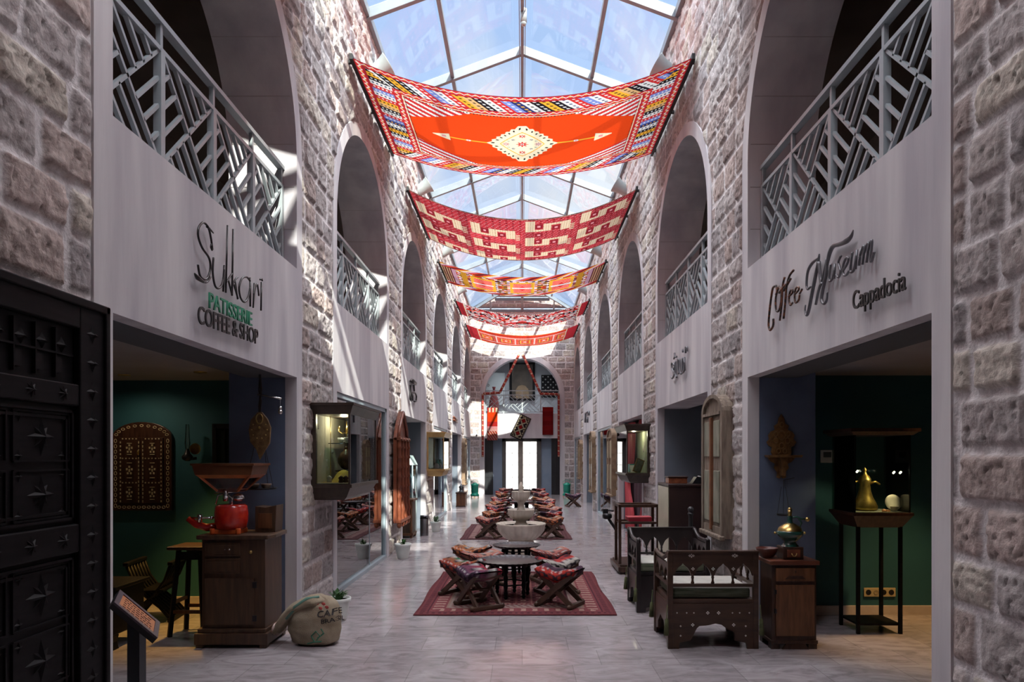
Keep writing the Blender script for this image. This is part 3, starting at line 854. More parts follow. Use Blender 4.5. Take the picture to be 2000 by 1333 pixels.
# ================================================================ lettering
def stroke_sign(mb, strokes, r, M, n=8):
    """each stroke a smooth line through 2-D points"""
    for st in strokes:
        rad = r
        if isinstance(st, tuple): st, rad = st
        pts = [Vector((p[0], p[1], 0)) for p in st]
        out_ = []
        k = len(pts)
        if k == 2: out_ = pts
        else:
            for i in range(k-1):
                p0 = pts[max(i-1, 0)]; p1 = pts[i]; p2 = pts[i+1]; p3 = pts[min(i+2, k-1)]
                for j in range(6):
                    t = j/6
                    out_.append(0.5*((2*p1)+(p2-p0)*t+(2*p0-5*p1+4*p2-p3)*t*t+(3*p1-p0-3*p2+p3)*t**3))
            out_.append(pts[-1])
        rr = rad if not isinstance(rad, (list, tuple)) else [rad[0]+(rad[1]-rad[0])*i/(len(out_)-1) for i in range(len(out_))]
        mb.tube([M @ p for p in out_], rr, n)
def wall_M(sg, y, z, off=0.035, scale=1.0, slant=0.0):
    """sign plane on a side wall: sign x runs so that it reads correctly from the hall"""
    ux = Vector((0, 1, 0)) if sg < 0 else Vector((0, -1, 0))
    return Matrix.Translation((sg*(HW-0.014-off), y, z)) @ Matrix((
        (0, 0, -sg, 0), (ux.y*scale, scale*slant*ux.y, 0, 0), (0, scale, 0, 0), (0, 0, 0, 1)))
def text_obj(name, body, size, M, mat, parent, depth=0.012, shear=0.0, space=1.0, bold=0.0):
    cu = bpy.data.curves.new(name, 'FONT'); cu.body = body; cu.size = size; cu.extrude = depth/2; cu.align_x = 'LEFT'; cu.shear = shear; cu.space_character = space; cu.offset = bold
    tmp = bpy.data.objects.new(name, cu); COL.objects.link(tmp)
    dg = bpy.context.evaluated_depsgraph_get(); dg.update()
    me = bpy.data.meshes.new_from_object(tmp.evaluated_get(dg)); me.name = name
    bpy.data.objects.remove(tmp)
    me.transform(M); me.materials.clear(); me.materials.append(mat)
    o = bpy.data.objects.new(name, me); COL.objects.link(o); o.parent = parent
    return o
sign_black = pm('sign_black', (0.015,0.013,0.014), rough=0.35)
sign_green = pm('sign_green', (0.02,0.22,0.12), rough=0.4)
sign_grey = pm('sign_grey', (0.13,0.13,0.145), (0.17,0.17,0.185), scale=8, rough=0.35, metal=0.4)
sign_brown = pm('sign_beans', (0.16,0.05,0.02), (0.02,0.012,0.01), scale=40, rough=0.5, lo=.45, hi=.52)

# left bay: thin stroke lettering;   x along the wall, height in metres
t = thing('shop_sign', 'thin black art nouveau shop lettering with green and black lines below, above left entrance', 'sign', (0,0,0))
# y(depth) of a pixel on the left wall: d = HW*1340/(1020-x)
def wy(px, sg): return (HW-0.05)*1340/abs(1020-px)
def wz(px, py, sg): return 1.6+(892-py)*wy(px, sg)/1340
def wallstroke(mb, pts, sg, r, n=8, off=0.05):
    P = [Vector((sg*(HW-off), wy(a, sg), wz(a, b, sg))) for a, b in pts]
    out_ = []; k = len(P)
    if k == 2: out_ = P
    else:
        for i in range(k-1):
            p0 = P[max(i-1, 0)]; p1 = P[i]; p2 = P[i+1]; p3 = P[min(i+2, k-1)]
            for j in range(5):
                q = j/5
                out_.append(0.5*((2*p1)+(p2-p0)*q+(2*p0-5*p1+4*p2-p3)*q*q+(3*p1-p0-3*p2+p3)*q**3))
        out_.append(P[-1])
    rr = r if not isinstance(r, (list, tuple)) else list(np.interp(np.linspace(0, 1, len(out_)), np.linspace(0, 1, len(r)), r))
    mb.tube(out_, rr, n)
def zz(pts, x0, y0, s): return [(x0+a/s, y0+b/s) for a, b in pts]
zS = lambda pts: zz(pts, 360, 410, 4.595)
mb = MB()
for st, r in ((zS([(252,360),(240,260),(215,160),(170,115),(130,160),(125,240),(160,340),(220,430),(235,520),(215,600),(180,625),(140,590),(122,490)]), 0.0075),
              (zS([(250,365),(238,335),(244,310),(252,345),(250,362)]), 0.006),
              (zS([(205,150),(235,180),(262,210)]), [0.010,0.004]), (zS([(175,650),(120,610),(92,570)]), [0.009,0.016,0.004]), (zS([(235,600),(200,652),(150,640)]), 0.007),
              (zS([(262,430),(255,560),(275,680),(310,705),(345,650),(358,520),(358,500)]), 0.0075), (zS([(358,500),(350,735)]), 0.0075),
              (zS([(388,140),(372,745)]), 0.007), (zS([(438,175),(428,770)]), 0.0075),
              (zS([(372,660),(410,600),(432,570)]), 0.0065), (zS([(395,630),(430,770)]), 0.007),
              (zS([(428,690),(455,630),(478,605)]), 0.0065), (zS([(445,670),(482,800)]), 0.007), (zS([(455,620),(478,805)]), 0.006),
              (zS([(590,640),(560,605),(515,620),(492,700),(505,790),(540,830),(575,780),(590,700)]), 0.0075), (zS([(590,610),(592,870)]), 0.0075),
              (zS([(628,660),(618,880)]), 0.007), (zS([(622,760),(640,690),(655,672),(665,740),(668,775)]), 0.007),
              (zS([(692,650),(688,905)]), 0.0075), (zS([(680,628),(692,618),(700,640)]), 0.007)):
    wallstroke(mb, st, -1, r)
mb.build('script_lettering', sign_black, t)
def persp_text(body, x0, y0, x1, y1, h, sg, mat, name, parent, bold=0.004, squeeze=True):
    """upright letters along a side wall from pixel (x0,y0) to (x1,y1) baseline"""
    a, b = wy(x0, sg), wy(x1, sg); za, zb = wz(x0, y0, sg), wz(x1, y1, sg)
    cu = bpy.data.curves.new('tmp', 'FONT'); cu.body = body; cu.size = 1; cu.extrude = 0.0; 
    tmp = bpy.data.objects.new('tmp', cu); COL.objects.link(tmp)
    dg = bpy.context.evaluated_depsgraph_get(); dg.update()
    w = tmp.evaluated_get(dg).dimensions.x; bpy.data.objects.remove(tmp)
    L = abs(b-a); sx_ = L/w; sy_ = h/0.69
    ux = 1 if b > a else -1
    M = Matrix(((0, 0, -sg, sg*(HW-0.05)), (ux*sx_, 0, 0, a), ((zb-za)/w, sy_, 0, za), (0, 0, 0, 1)))
    return text_obj(name, body, 1, M, mat, parent, depth=0.01, bold=bold)
persp_text('PATISSERIE', 407, 601, 491, 637, 0.105, -1, sign_green, 'green_lettering', t, bold=0.004)
persp_text('COFFEE & SHOP', 386, 631, 503, 673, 0.115, -1, sign_black, 'black_lettering', t, bold=0.004)
bpy.data.objects[t.name]['label'] = 'thin black curling script sign over green and black capital letters, above the left entrance'

t = thing('shop_sign', 'grey metal script sign with coffee-bean word and steam swirl, above the right entrance', 'sign', (0,0,0))
zC = lambda pts: zz(pts, 1470, 420, 5.127)
mb = MB(); mb2 = MB()
for st, r in ((zC([(235,712),(205,730),(190,800),(170,960),(160,1100),(175,1155),(205,1110),(208,1040)]), 0.010), (zC([(235,712),(243,760),(232,800)]), 0.0085),
              (zC([(262,720),(232,830),(235,950),(262,960),(285,860),(285,760),(262,715)]), 0.0085),
              (zC([(320,625),(300,720),(290,900),(272,1060)]), 0.009), (zC([(265,780),(330,700)]), 0.010),
              (zC([(410,555),(370,610),(340,720),(325,900),(310,1040)]), 0.009), (zC([(310,760),(380,640)]), 0.010),
              (zC([(360,820),(400,780),(398,750),(375,770),(365,850),(378,905),(400,880)]), 0.008),
              (zC([(420,800),(462,750),(455,722),(430,745),(420,830),(432,880),(462,850),(470,800)]), 0.008), (zC([(470,790),(495,745)]), 0.008)):
    wallstroke(mb, st, 1, [q*1.0 for q in (r, r)] )
mb.build('bean_lettering', sign_brown, t)
for st, r in ((zC([(1008,150),(985,215),(930,265),(870,290),(810,310),(775,370),(750,470),(735,560)]), [0.003,0.020,0.017,0.015,0.010]),
              (zC([(668,390),(660,430),(600,480),(555,560),(540,680),(550,745),(580,720)]), [0.004,0.012,0.010,0.008]),
              (zC([(668,390),(655,480),(600,760),(560,960),(540,1005),(525,960),(530,900)]), [0.006,0.014,0.013,0.009,0.005]),
              (zC([(665,470),(680,640),(695,700)]), 0.013), (zC([(745,440),(705,620),(660,760),(632,900)]), 0.010),
              (zC([(745,440),(735,600),(700,760),(690,850),(715,890),(742,850),(748,770)]), [0.013,0.013,0.011,0.006]),
              (zC([(785,490),(765,620),(775,665),(805,620),(825,490)]), 0.0085), (zC([(825,490),(815,640)]), 0.0085),
              (zC([(885,410),(860,470),(868,520),(880,570),(860,625),(840,600)]), 0.0085),
              (zC([(905,560),(950,480),(958,430),(930,440),(905,520),(910,600),(940,600),(965,560)]), 0.0085),
              (zC([(1000,370),(978,540),(990,575),(1020,530),(1045,350)]), 0.0085), (zC([(1045,350),(1030,545)]), 0.0085),
              (zC([(1085,330),(1065,510)]), 0.0085), (zC([(1070,430),(1105,320),(1118,340),(1100,500)]), 0.0085),
              (zC([(1110,400),(1150,290),(1160,310),(1140,480)]), 0.0085), (zC([(1150,380),(1185,265),(1195,280),(1180,440),(1190,460),(1218,370)]), 0.0085)):
    wallstroke(mb2, st, 1, r)
mb2.build('script_lettering', sign_grey, t)
persp_text('Cappadocia', 1665, 606, 1768, 566, 0.115, 1, sign_black, 'small_lettering', t, bold=0.003)

# second right bay sign, third left bay sign, small fifth bay signs
t = thing('shop_sign', 'small dark script sign with accent marks on the second right apron', 'sign', (0,0,0))
zR = lambda pts: zz(pts, 1290, 660, 13.33)
mb = MB()
for st in ([(355,720),(330,660),(295,670),(300,800),(340,900),(345,1000),(300,1060),(275,1010)], [(390,620),(395,800),(400,960),(420,1030)], [(385,700),(350,830),(370,960),(400,900)],
           [(365,400),(380,500),(420,495)], [(380,470),(350,550)], [(460,540),(460,780),(470,950)], [(465,580),(500,570),(505,750),(520,930),(550,930)], [(575,510),(570,880),(600,890),(630,840)], [(620,510),(632,860)],
           [(580,300),(585,380)], [(650,240),(655,400)], [(650,250),(690,245),(692,360)]):
    wallstroke(mb, zR(st), 1, 0.014, 6)
mb.build('script_lettering', sign_grey, t)
t = thing('shop_sign', 'small dark emblem sign with roof mark on the third left apron', 'sign', (0,0,0))
zL = lambda pts: zz(pts, 780, 720, 7.41)
mb = MB()
for st in ([(160,185),(190,160),(245,215)], [(170,190),(240,235)], [(185,175),(235,225)], [(155,240),(160,330),(160,440),(175,470)], [(185,360),(190,470)], [(190,360),(220,350),(245,400),(240,480)], [(215,480),(245,475)], [(210,240),(215,330)]):
    wallstroke(mb, zL(st), -1, 0.018, 6)
mb.build('emblem', sign_black, t)
t = thing('shop_sign', 'small dark sign on the fifth right apron near the far end', 'sign', (0,0,0))
mb = MB()
for st in ([(1143,808),(1143,826)], [(1143,808),(1150,804)], [(1147,815),(1147,826)], [(1150,804),(1150,812)]): wallstroke(mb, st, 1, 0.03, 6)
mb.build('emblem', sign_grey, t)
t = thing('shop_sign', 'small reddish sign low on the fifth left apron', 'sign', (0,0,0))
mb = MB()
for st in ([(886,815),(893,821)], [(886,820),(893,826)]): wallstroke(mb, st, -1, 0.03, 6)
mb.build('emblem', red_wood, t)

# ================================================================ shop windows set in the lower openings
shop_glass = glass('shop_glass', (0.80,0.88,0.88), ior=1.55, boost=1.7, base=0.03)
n_win = 1
clear_glass = glass('clear_shop_glass', (0.86,0.92,0.92), boost=0.5)
def shop_window(c, sg, gm=None):
    global n_win
    n_win += 1
    r = bpy.data.objects.new('window_%d' % n_win, None); COL.objects.link(r); struct(r)
    x = sg*2.185; y0, y1 = c-BA, c+BA
    mb = MB()
    for y in (y0+0.03, y1-0.03): mb.cbox((x, y, LIN/2), (0.07, 0.06, LIN))
    mb.cbox((x, c, LIN-0.03), (0.07, y1-y0, 0.06)); mb.cbox((x, c, 0.025), (0.09, y1-y0, 0.05))
    mb.cbox((x, c+0.42, LIN/2), (0.02, 0.012, LIN-0.1))
    mb.build('window_frame', steel_paint, r, bevel=0.004)
    mb = MB(); mb.box(x-0.004, x+0.004, y0+0.06, y1-0.06, 0.05, LIN-0.06); mb.build('pane', gm or shop_glass, r)
shop_window(BAYS[1], -1); shop_window(BAYS[3], -1); shop_window(BAYS[5], -1)
shop_window(BAYS[3], 1); shop_window(BAYS[5], 1)

# end door: two glazed leaves of a dark frame with a stone-coloured mullion
dr = bpy.data.objects.new('door_1', None); COL.objects.link(dr); struct(dr)
frame_dark = pm('door_frame_dark', (0.085,0.085,0.082), (0.11,0.11,0.105), rough=0.45)
mb = MB()
yd = END+0.34
mb.box(-0.84,-0.70,yd,yd+0.12,0,LIN); mb.box(0.62,0.80,yd,yd+0.12,0,LIN); mb.box(-0.84,0.80,yd,yd+0.12,2.22,LIN); mb.box(-0.84,0.80,yd,yd+0.12,0,0.20)
mb.build('door_frame', frame_dark, dr, bevel=0.006)
mb = MB(); mb.box(-0.155,0.02,yd-0.05,yd+0.10,0.2,2.25); mb.build('mullion', pm('mullion_stone', (0.25,0.22,0.19), (0.30,0.27,0.23), rough=0.7), dr, bevel=0.01)
mb = MB()
for (a, b) in ((-0.70,-0.155),(0.02,0.62)):
    mb.box(a,a+0.02,yd+0.03,yd+0.08,0.2,2.22); mb.box(b-0.02,b,yd+0.03,yd+0.08,0.2,2.22); mb.box((a+b)/2-0.012,(a+b)/2+0.012,yd+0.04,yd+0.07,0.2,2.22)
    for z in (0.72,1.24,1.74): mb.box(a,b,yd+0.04,yd+0.07,z-0.009,z+0.009)
mb.build('glazing_bar', pm('glazing_bar', (0.16,0.15,0.14), rough=0.5), dr)
mb = MB()
for (a, b) in ((-0.70,-0.155),(0.02,0.62)): mb.box(a,b,yd+0.052,yd+0.058,0.2,2.22)
mb.build('pane', glass('door_glass', (0.9,0.92,0.92)), dr)
# dark side leaves next to the arch jambs
sd = MB()
for (a, b) in ((-1.56,-1.22),(1.22,1.56)):
    sd.box(a, b, END+0.22, END+0.32, 0, LIN)
    for z in (0.75, 1.5): sd.box(a+0.05, b-0.05, END+0.20, END+0.22, z-0.02, z+0.02)
    sd.box((a+b)/2-0.02, (a+b)/2+0.02, END+0.195, END+0.22, 0.1, LIN-0.1)
struct(sd.build('door_2', pm('door_dark', (0.02,0.022,0.025), rough=0.3)))

# ================================================================ vitrines fixed to the piers
vit_glass = glass('vitrine_glass', (0.90,0.95,0.94), boost=1.0)
def vitrine(name, label, y0, y1, sg, wood, inside, depth=0.40):
    xo = sg*(HW+0.0); xi = sg*(HW-depth)
    t = thing(name, label, 'display case', (sg*HW, (y0+y1)/2, 1.15))
    L = (y1-y0)/2
    X = lambda a: -sg*a          # a measured out from the wall
    def bx(mb, a0, a1, b0, b1, z0, z1):
        x0, x1 = sorted((X(a0), X(a1))); mb.box(x0, x1, b0, b1, z0, z1)
    def frus(mb, zl, ol, zh, oh):
        a0, a1 = sorted((X(-0.02), 0)); 
        vl = [(X(-0.01),-L-ol,zl),(X(depth+ol),-L-ol,zl),(X(depth+ol),L+ol,zl),(X(-0.01),L+ol,zl)]
        vh = [(X(-0.01),-L-oh,zh),(X(depth+oh),-L-oh,zh),(X(depth+oh),L+oh,zh),(X(-0.01),L+oh,zh)]
        mb.add(vl+vh, [(0,3,2,1),(4,5,6,7),(0,1,5,4),(1,2,6,5),(2,3,7,6),(3,0,4,7)])
    mb = MB(); frus(mb, 0.88, 0.0, 0.97, 0.035); frus(mb, 0.97, 0.045, 0.995, 0.045); mb.build('canopy', wood, t)
    mb = MB(); frus(mb, 0.03, -0.05, 0.13, 0.0); frus(mb, 0.0, -0.08, 0.03, -0.05); frus(mb, 0.13, 0.02, 0.165, 0.02); mb.build('base_moulding', wood, t)
    for a0, a1, b0, b1 in ((0.0,0.05,-L,-L+0.05),(0.0,0.05,L-0.05,L),(depth-0.02,depth,-L,-L+0.02),(depth-0.02,depth,L-0.02,L)):
        mb = MB(); bx(mb, a0, a1, b0, b1, 0.165, 0.88); mb.build('corner_post', wood, t)
    mb = MB(); bx(mb, 0.0, 0.03, -L+0.05, L-0.05, 0.165, 0.88); mb.build('back_board', inside, t)
    mb = MB(); bx(mb, 0.05, depth-0.02, -L+0.004, -L+0.010, 0.165, 0.88); bx(mb, 0.05, depth-0.02, L-0.010, L-0.004, 0.165, 0.88); bx(mb, depth-0.012, depth-0.006, -L+0.02, L-0.02, 0.165, 0.88)
    mb.build('glass_panel', vit_glass, t)
    mb = MB(); bx(mb, 0.03, depth-0.03, -L+0.02, L-0.02, 0.165, 0.175); mb.build('shelf_board', inside, t)
    return t, X, L
case_inner = pm('case_inner', (0.36,0.33,0.24), (0.42,0.39,0.29), rough=0.8)
case_green = pm('case_inner_green', (0.42,0.46,0.30), (0.48,0.52,0.35), rough=0.8)
gold_wood = pm('gold_wood', (0.42,0.26,0.09), (0.58,0.38,0.14), scale=5, rough=0.4)
case_wood = pm('case_wood', (0.030,0.020,0.015), (0.05,0.034,0.024), scale=6, rough=0.4, stretch=(3,3,1))
v1, X1, L1 = vitrine('wall_vitrine', 'dark-framed glass display box on the left pier with a mustard cloth and round jug inside', 6.98, 8.22, -1, case_wood, case_inner)
v2, X2, L2 = vitrine('wall_vitrine', 'dark-framed glass display box on the right wall with a picture frame and turquoise box', 11.5, 12.7, 1, case_wood, case_green)
v3, X3, L3 = vitrine('wall_vitrine', 'golden-wood glass display box farther down the left wall', 15.35, 16.5, -1, gold_wood, gold_wood)
def case_lamp(t, X, energy, z=0.84):
    l = bpy.data.lights.new('case_lamp', 'POINT'); l.energy = energy; l.color = (1.0, 0.85, 0.6); l.shadow_soft_size = 0.03
    o = bpy.data.objects.new('case_lamp', l); COL.objects.link(o); o.parent = t; o.location = (X(0.2), -0.1, z)
case_lamp(v1, X1, 5.0); case_lamp(v2, X2, 3.5)
# contents of the left vitrine
def drape(cx, cy, z, rx, ry, h, seed, n=36):
    U, V = np.meshgrid(np.linspace(-1.25, 1.25, n), np.linspace(-1.25, 1.25, n), indexing='ij')
    r = np.sqrt(U**2+V**2); 
    Z = h*(1-sstep(0.45, 1.15, r)) + 0.02*fbm(U*3+seed, V*3, seed, 4)*sstep(1.4, 0.3, r)*2
    return np.stack([U*rx, V*ry, np.maximum(Z, 0.004)+z], -1)
bx_, by_, bz_ = -(HW-0.2), 7.62, 1.15+0.175
mustard = pm('mustard_cloth', (0.62,0.36,0.05), (0.78,0.50,0.12), scale=12, rough=0.9)
o = grid_obj('mustard_cloth', drape(0,0,0,0.125,0.36,0.10,5), np.ones((35,35),bool), None, mustard); o.location = (bx_, by_, bz_)
sm = o.modifiers.new('thick', 'SOLIDIFY'); sm.thickness = 0.004
tag(o, 'mustard yellow crumpled cloth inside the left glass display box', 'cloth')
t = thing('round_jug', 'round dark brown lidded jug on the mustard cloth in the left display box', 'jug', (bx_+0.0, by_-0.03, bz_+0.10))
jug_brown = pm('jug_brown', (0.035,0.012,0.006), (0.09,0.03,0.012), scale=9, rough=0.25)
mb = MB(); mb.lathe([(0.02,0.03),(0.05,0.045),(0.085,0.10),(0.09,0.15),(0.07,0.20),(0.03,0.235),(0.025,0.25),(0.001,0.26)], 24); mb.cyl((0.07,0,0.10),(0.13,0,0.18),0.008,0.012); mb.build('jug_body', jug_brown, t)
mb = MB(); mb.lathe([(0.001,0.0),(0.11,0.005),(0.12,0.02),(0.11,0.025),(0.02,0.03)], 24); mb.build('stand', dark_wood, t)
mb = MB(); mb.sphere((0,0,0.27),0.016); mb.build('lid_knob', jug_brown, t)
t = thing('glass_shelf', 'glass shelf hung across the left display box', 'shelf', (bx_, 7.75, 1.74))
mb = MB(); mb.cbox((0,0,0),(0.28,0.72,0.008)); mb.build('shelf_plate', glass('shelf_glass', (0.75,0.92,0.88)), t)
mb = MB()
for a in (-0.12,0.12):
    for b in (-0.34,0.34): mb.cyl((a,b,-0.42),(a,b,0.29),0.004,n=6)
mb.build('shelf_rod', brass, t)
cup_white = pm('cup_white', (0.72,0.78,0.76), rough=0.25)
cup = None
for i, (yy, xx) in enumerate([(-0.30,0.05),(-0.18,-0.05),(-0.05,0.06),(0.08,-0.04),(0.2,0.05),(0.31,-0.02)]):
    t = thing('small_cup', 'small white cup on the glass shelf of the left display box', 'cup', (bx_+xx, 7.75+yy, 1.745), 0, 'white cups on the glass shelf')
    mb = MB(); mb.lathe([(0.018,0),(0.022,0.005),(0.035,0.035),(0.038,0.06),(0.034,0.06),(0.02,0.012),(0.001,0.01)], 14); mb.build('cup_bowl', cup_white, t)
    mb = MB(); mb.tube([(0.035,0,0.05),(0.055,0,0.04),(0.05,0,0.02),(0.03,0,0.018)],0.004,6); mb.build('handle', cup_white, t)
t = thing('brass_chandelier', 'small brass branched lamp ornament above the cups in the left display box', 'ornament', (bx_, 7.62, 1.82))
mb = MB(); mb.cyl((0,0,0),(0,0,0.17),0.008)
for i in range(6):
    a = i*PI/3; mb.tube([(0,0,0.05),(0.05*math.cos(a),0.07*math.sin(a),0.03),(0.09*math.cos(a),0.15*math.sin(a),0.06),(0.09*math.cos(a),0.16*math.sin(a),0.11)],0.005,6)
mb.build('branch', brass, t)
for i in range(5):
    t = thing('small_ornament', 'small dark or white trinket at the cloth edge in the left display box', 'ornament', (bx_+[.06,-.08,.1,.02,-.1][i], 7.16+[0,.06,.03,.95,.9][i]*1.0, bz_), 0, 'trinkets in the left display box')
    mb = MB(); mb.lathe([(0.02,0),(0.03,0.01),(0.022,0.03),(0.032,0.05),(0.01,0.07),(0.001,0.075)], 12); mb.build('ornament_body', [jug_brown, cup_white][i % 2], t)
# contents of the right vitrine
cx, cz = HW-0.2, 1.15+0.175
t = thing('picture_frame', 'small leaning wooden picture frame in the right display box', 'frame', (cx, 11.75, cz))
Mf = Matrix.Rotation(R(20), 4, 'Y') @ Matrix.Rotation(R(35), 4, 'Z')
mb = MB(Mf); mb.box(-0.09,-0.075,-.01,.01,0,0.24); mb.box(0.075,0.09,-.01,.01,0,0.24); mb.box(-0.09,0.09,-.01,.01,0,0.015); mb.box(-0.09,0.09,-.01,.01,0.225,0.24); mb.build('frame', gold_wood, t)
mb = MB(Mf); mb.box(-0.075,0.075,-.003,.003,0.015,0.225); mb.build('picture', pm('picture_card', (0.5,0.48,0.36),(0.3,0.32,0.25),scale=20,rough=0.7), t)
t = thing('trinket_box', 'turquoise box with white lid card in the right display box', 'box', (cx, 12.05, cz))
mb = MB(); mb.cbox((0,0,0.07),(0.16,0.24,0.14)); mb.build('box_body', pm('turquoise', (0.03,0.30,0.25), rough=0.4), t, bevel=0.008)
mb = MB(Matrix.Translation((-0.02,-0.16,0.06)) @ Matrix.Rotation(R(55),4,'X')); mb.cbox((0,0,0),(0.12,0.18,0.008)); mb.build('card', cup_white, t)
for i, (yy, kk) in enumerate([(15.6,0),(15.85,1),(16.1,0),(16.3,1)]):
    t = thing('small_vase', 'small pale vase inside the golden-wood display box', 'vase', (-(HW-0.2), yy, 1.325), 0, 'vases in the far display box')
    mb = MB(); mb.lathe([(0.03,0),(0.05,0.04),(0.045,0.12),(0.02,0.17),(0.03,0.2),(0.001,0.2)] if kk else [(0.05,0),(0.07,0.05),(0.05,0.1),(0.02,0.12),(0.001,0.12)], 14); mb.build('vase_body', [cup_white, pm('vase_green',(0.1,0.4,0.3),rough=.3)][kk], t)

# ================================================================ seating group: stools, tray tables, rugs
def kilim_cols(pal, seed=0):
    return [np.array(c) for c in pal]
cushion_mat = attr_mat('kilim_cushion', rough=0.95, spec=0.1, mulscale=50, mulamt=0.25, bump=0.4, bscale=160)
stool_wood = pm('stool_wood', (0.050,0.026,0.017), (0.095,0.05,0.032), scale=6, rough=0.55, bump=0.1)
def cushion(pal, parent, nu=26, nv=28, rough_=1.0, motif=None):
    U, V = np.meshgrid(np.linspace(-1, 1, nu), np.linspace(0, 2*PI, nv), indexing='ij')
    end = np.clip(1-np.abs(U)**7, 0.02, 1)**0.5
    cx = np.sign(np.cos(V))*np.abs(np.cos(V))**0.55; sx = np.sign(np.sin(V))*np.abs(np.sin(V))**0.8
    X = 0.235*U*(1-0.04*np.abs(cx)); Y = 0.175*cx*(0.90+0.10*end)
    zc = 0.315 + 0.075*np.abs(U)**1.7
    Z = zc + 0.056*sx*end + 0.008*np.sin(U*7+cx*3)*end
    P = np.stack([X, Y, Z], -1)
    q = (cx+1)/2*len(pal)*0.999 if motif != 'x' else (U+1)/2*len(pal)*0.999
    q = q + 0.06*np.sin(U*14)
    col = choose(np.floor(np.clip(q, 0, len(pal)-0.01)), pal).copy()*0.78
    fq = np.mod(q, 1); over(col, (fq < .14), BLK*1.5); over(col, (fq > .44) & (fq < .52), WHT*.45); over(col, (fq > .66) & (fq < .80) & (np.mod(U*7+fq*3, 1) < .35), BLK*2)
    return grid_obj('cushion', P, np.ones((nu-1, nv-1), bool), col, cushion_mat, parent)
P_PURP = [C_(.10,.05,.09), C_(.18,.06,.10), C_(.07,.05,.07), C_(.30,.05,.08), C_(.34,.03,.05)]
P_RED = [C_(.42,.04,.03), C_(.30,.05,.06), C_(.06,.03,.05), C_(.50,.05,.04), C_(.10,.05,.08), C_(.45,.42,.38)]
P_GRN = [C_(.35,.06,.04), C_(.28,.10,.05), C_(.03,.13,.08), C_(.04,.17,.10), C_(.30,.05,.04)]
P_ORG = [C_(.50,.16,.06), C_(.30,.12,.06), C_(.45,.08,.05), C_(.50,.24,.10), C_(.35,.08,.06)]
P_PNK = [C_(.45,.13,.10), C_(.50,.26,.20), C_(.38,.08,.07), C_(.42,.16,.14), C_(.25,.06,.05)]
def stool(loc, rz, pal, label, group, motif=None, wood=None):
    t = thing('folding_stool', label, 'stool', loc, rz, group)
    w = wood or stool_wood
    for e in (-1, 1):
        for k in (-1, 1):
            mb = MB(); y = e*0.135 + k*0.013
            mb.bar((k*0.19, y, 0.022), (-k*0.175, y, 0.335), 0.026, 0.045, up=(0,1,0)) if False else mb.bar((k*0.19, y, 0.022), (-k*0.175, y, 0.335), 0.054, 0.026, up=(0,1,0))
            mb.build('leg', w, t, bevel=0.004)
    for k in (-1, 1):
        mb = MB(); mb.cbox((k*0.19, 0, 0.02), (0.05, 0.36, 0.04)); mb.sphere((k*0.19,0.18,0.025),0.028,8); mb.sphere((k*0.19,-0.18,0.025),0.028,8); mb.build('foot_bar', w, t, bevel=0.006)
        mb = MB(); mb.cbox((k*0.185, 0, 0.335), (0.035, 0.33, 0.035)); mb.build('seat_rail', w, t, bevel=0.004)
    mb = MB(); mb.cyl((0,-0.14,0.18),(0,0.14,0.18),0.011,n=8); mb.build('axle', w, t)
    cushion(pal, t, motif=motif)
    return t
def tray_table(loc, dia, h, label, rz=0, group='tray tables along the hall'):
    t = thing('tray_table', label, 'table', loc, rz, group)
    r = dia/2
    tray_m = pm('tray_metal', (0.02,0.02,0.022), (0.06,0.06,0.065), scale=30, rough=0.28, metal=0.7, bump=0.3, bscale=60)
    mb = MB(); sc = lambda th, i: 1 + (0.022*math.cos(th*36) if i in (2, 3, 4) else 0)
    mb.lathe([(0.001,h-0.012),(r*0.90,h-0.012),(r*0.99,h+0.016),(r*1.01,h+0.020),(r*0.98,h+0.018),(r*0.89,h-0.002),(0.001,h-0.002)], 144, mod=sc)
    mb.build('tray_top', tray_m, t)
    rl = r*0.56
    for i in range(6):
        a = i*PI/3+0.3; c = (rl*math.cos(a), rl*math.sin(a), 0)
        mb = MB(); H = h-0.012; mb.lathe([(0.012,0),(0.024,0.02),(0.016,0.04),(0.026,H*.16),(0.018,H*.26),(0.027,H*.38),(0.020,H*.50),(0.028,H*.62),(0.018,H*.72),(0.027,H*.84),(0.020,H*.94),(0.026,H)], 10, c)
        L = mb.build('leg', black_wood, t)
        mb = MB()
        for z in (H*.16, H*.38, H*.62, H*.84): mb.sphere((c[0]*1.09, c[1]*1.09, z), 0.007, 6)
        mb.build('stud', inlay, L)
    mb = MB()
    for z in (h*.38, h*.84):
        for i in range(6):
            a = i*PI/3+0.3; b = a+PI/3; mb.cyl((rl*math.cos(a), rl*math.sin(a), z), (rl*math.cos(b), rl*math.sin(b), z), 0.009, n=6)
    mb.build('stretcher', black_wood, t)
    return t
rug_mat = attr_mat('rug_wool', rough=1.0, spec=0.05, mulscale=60, mulamt=0.22, bump=0.6, bscale=240)
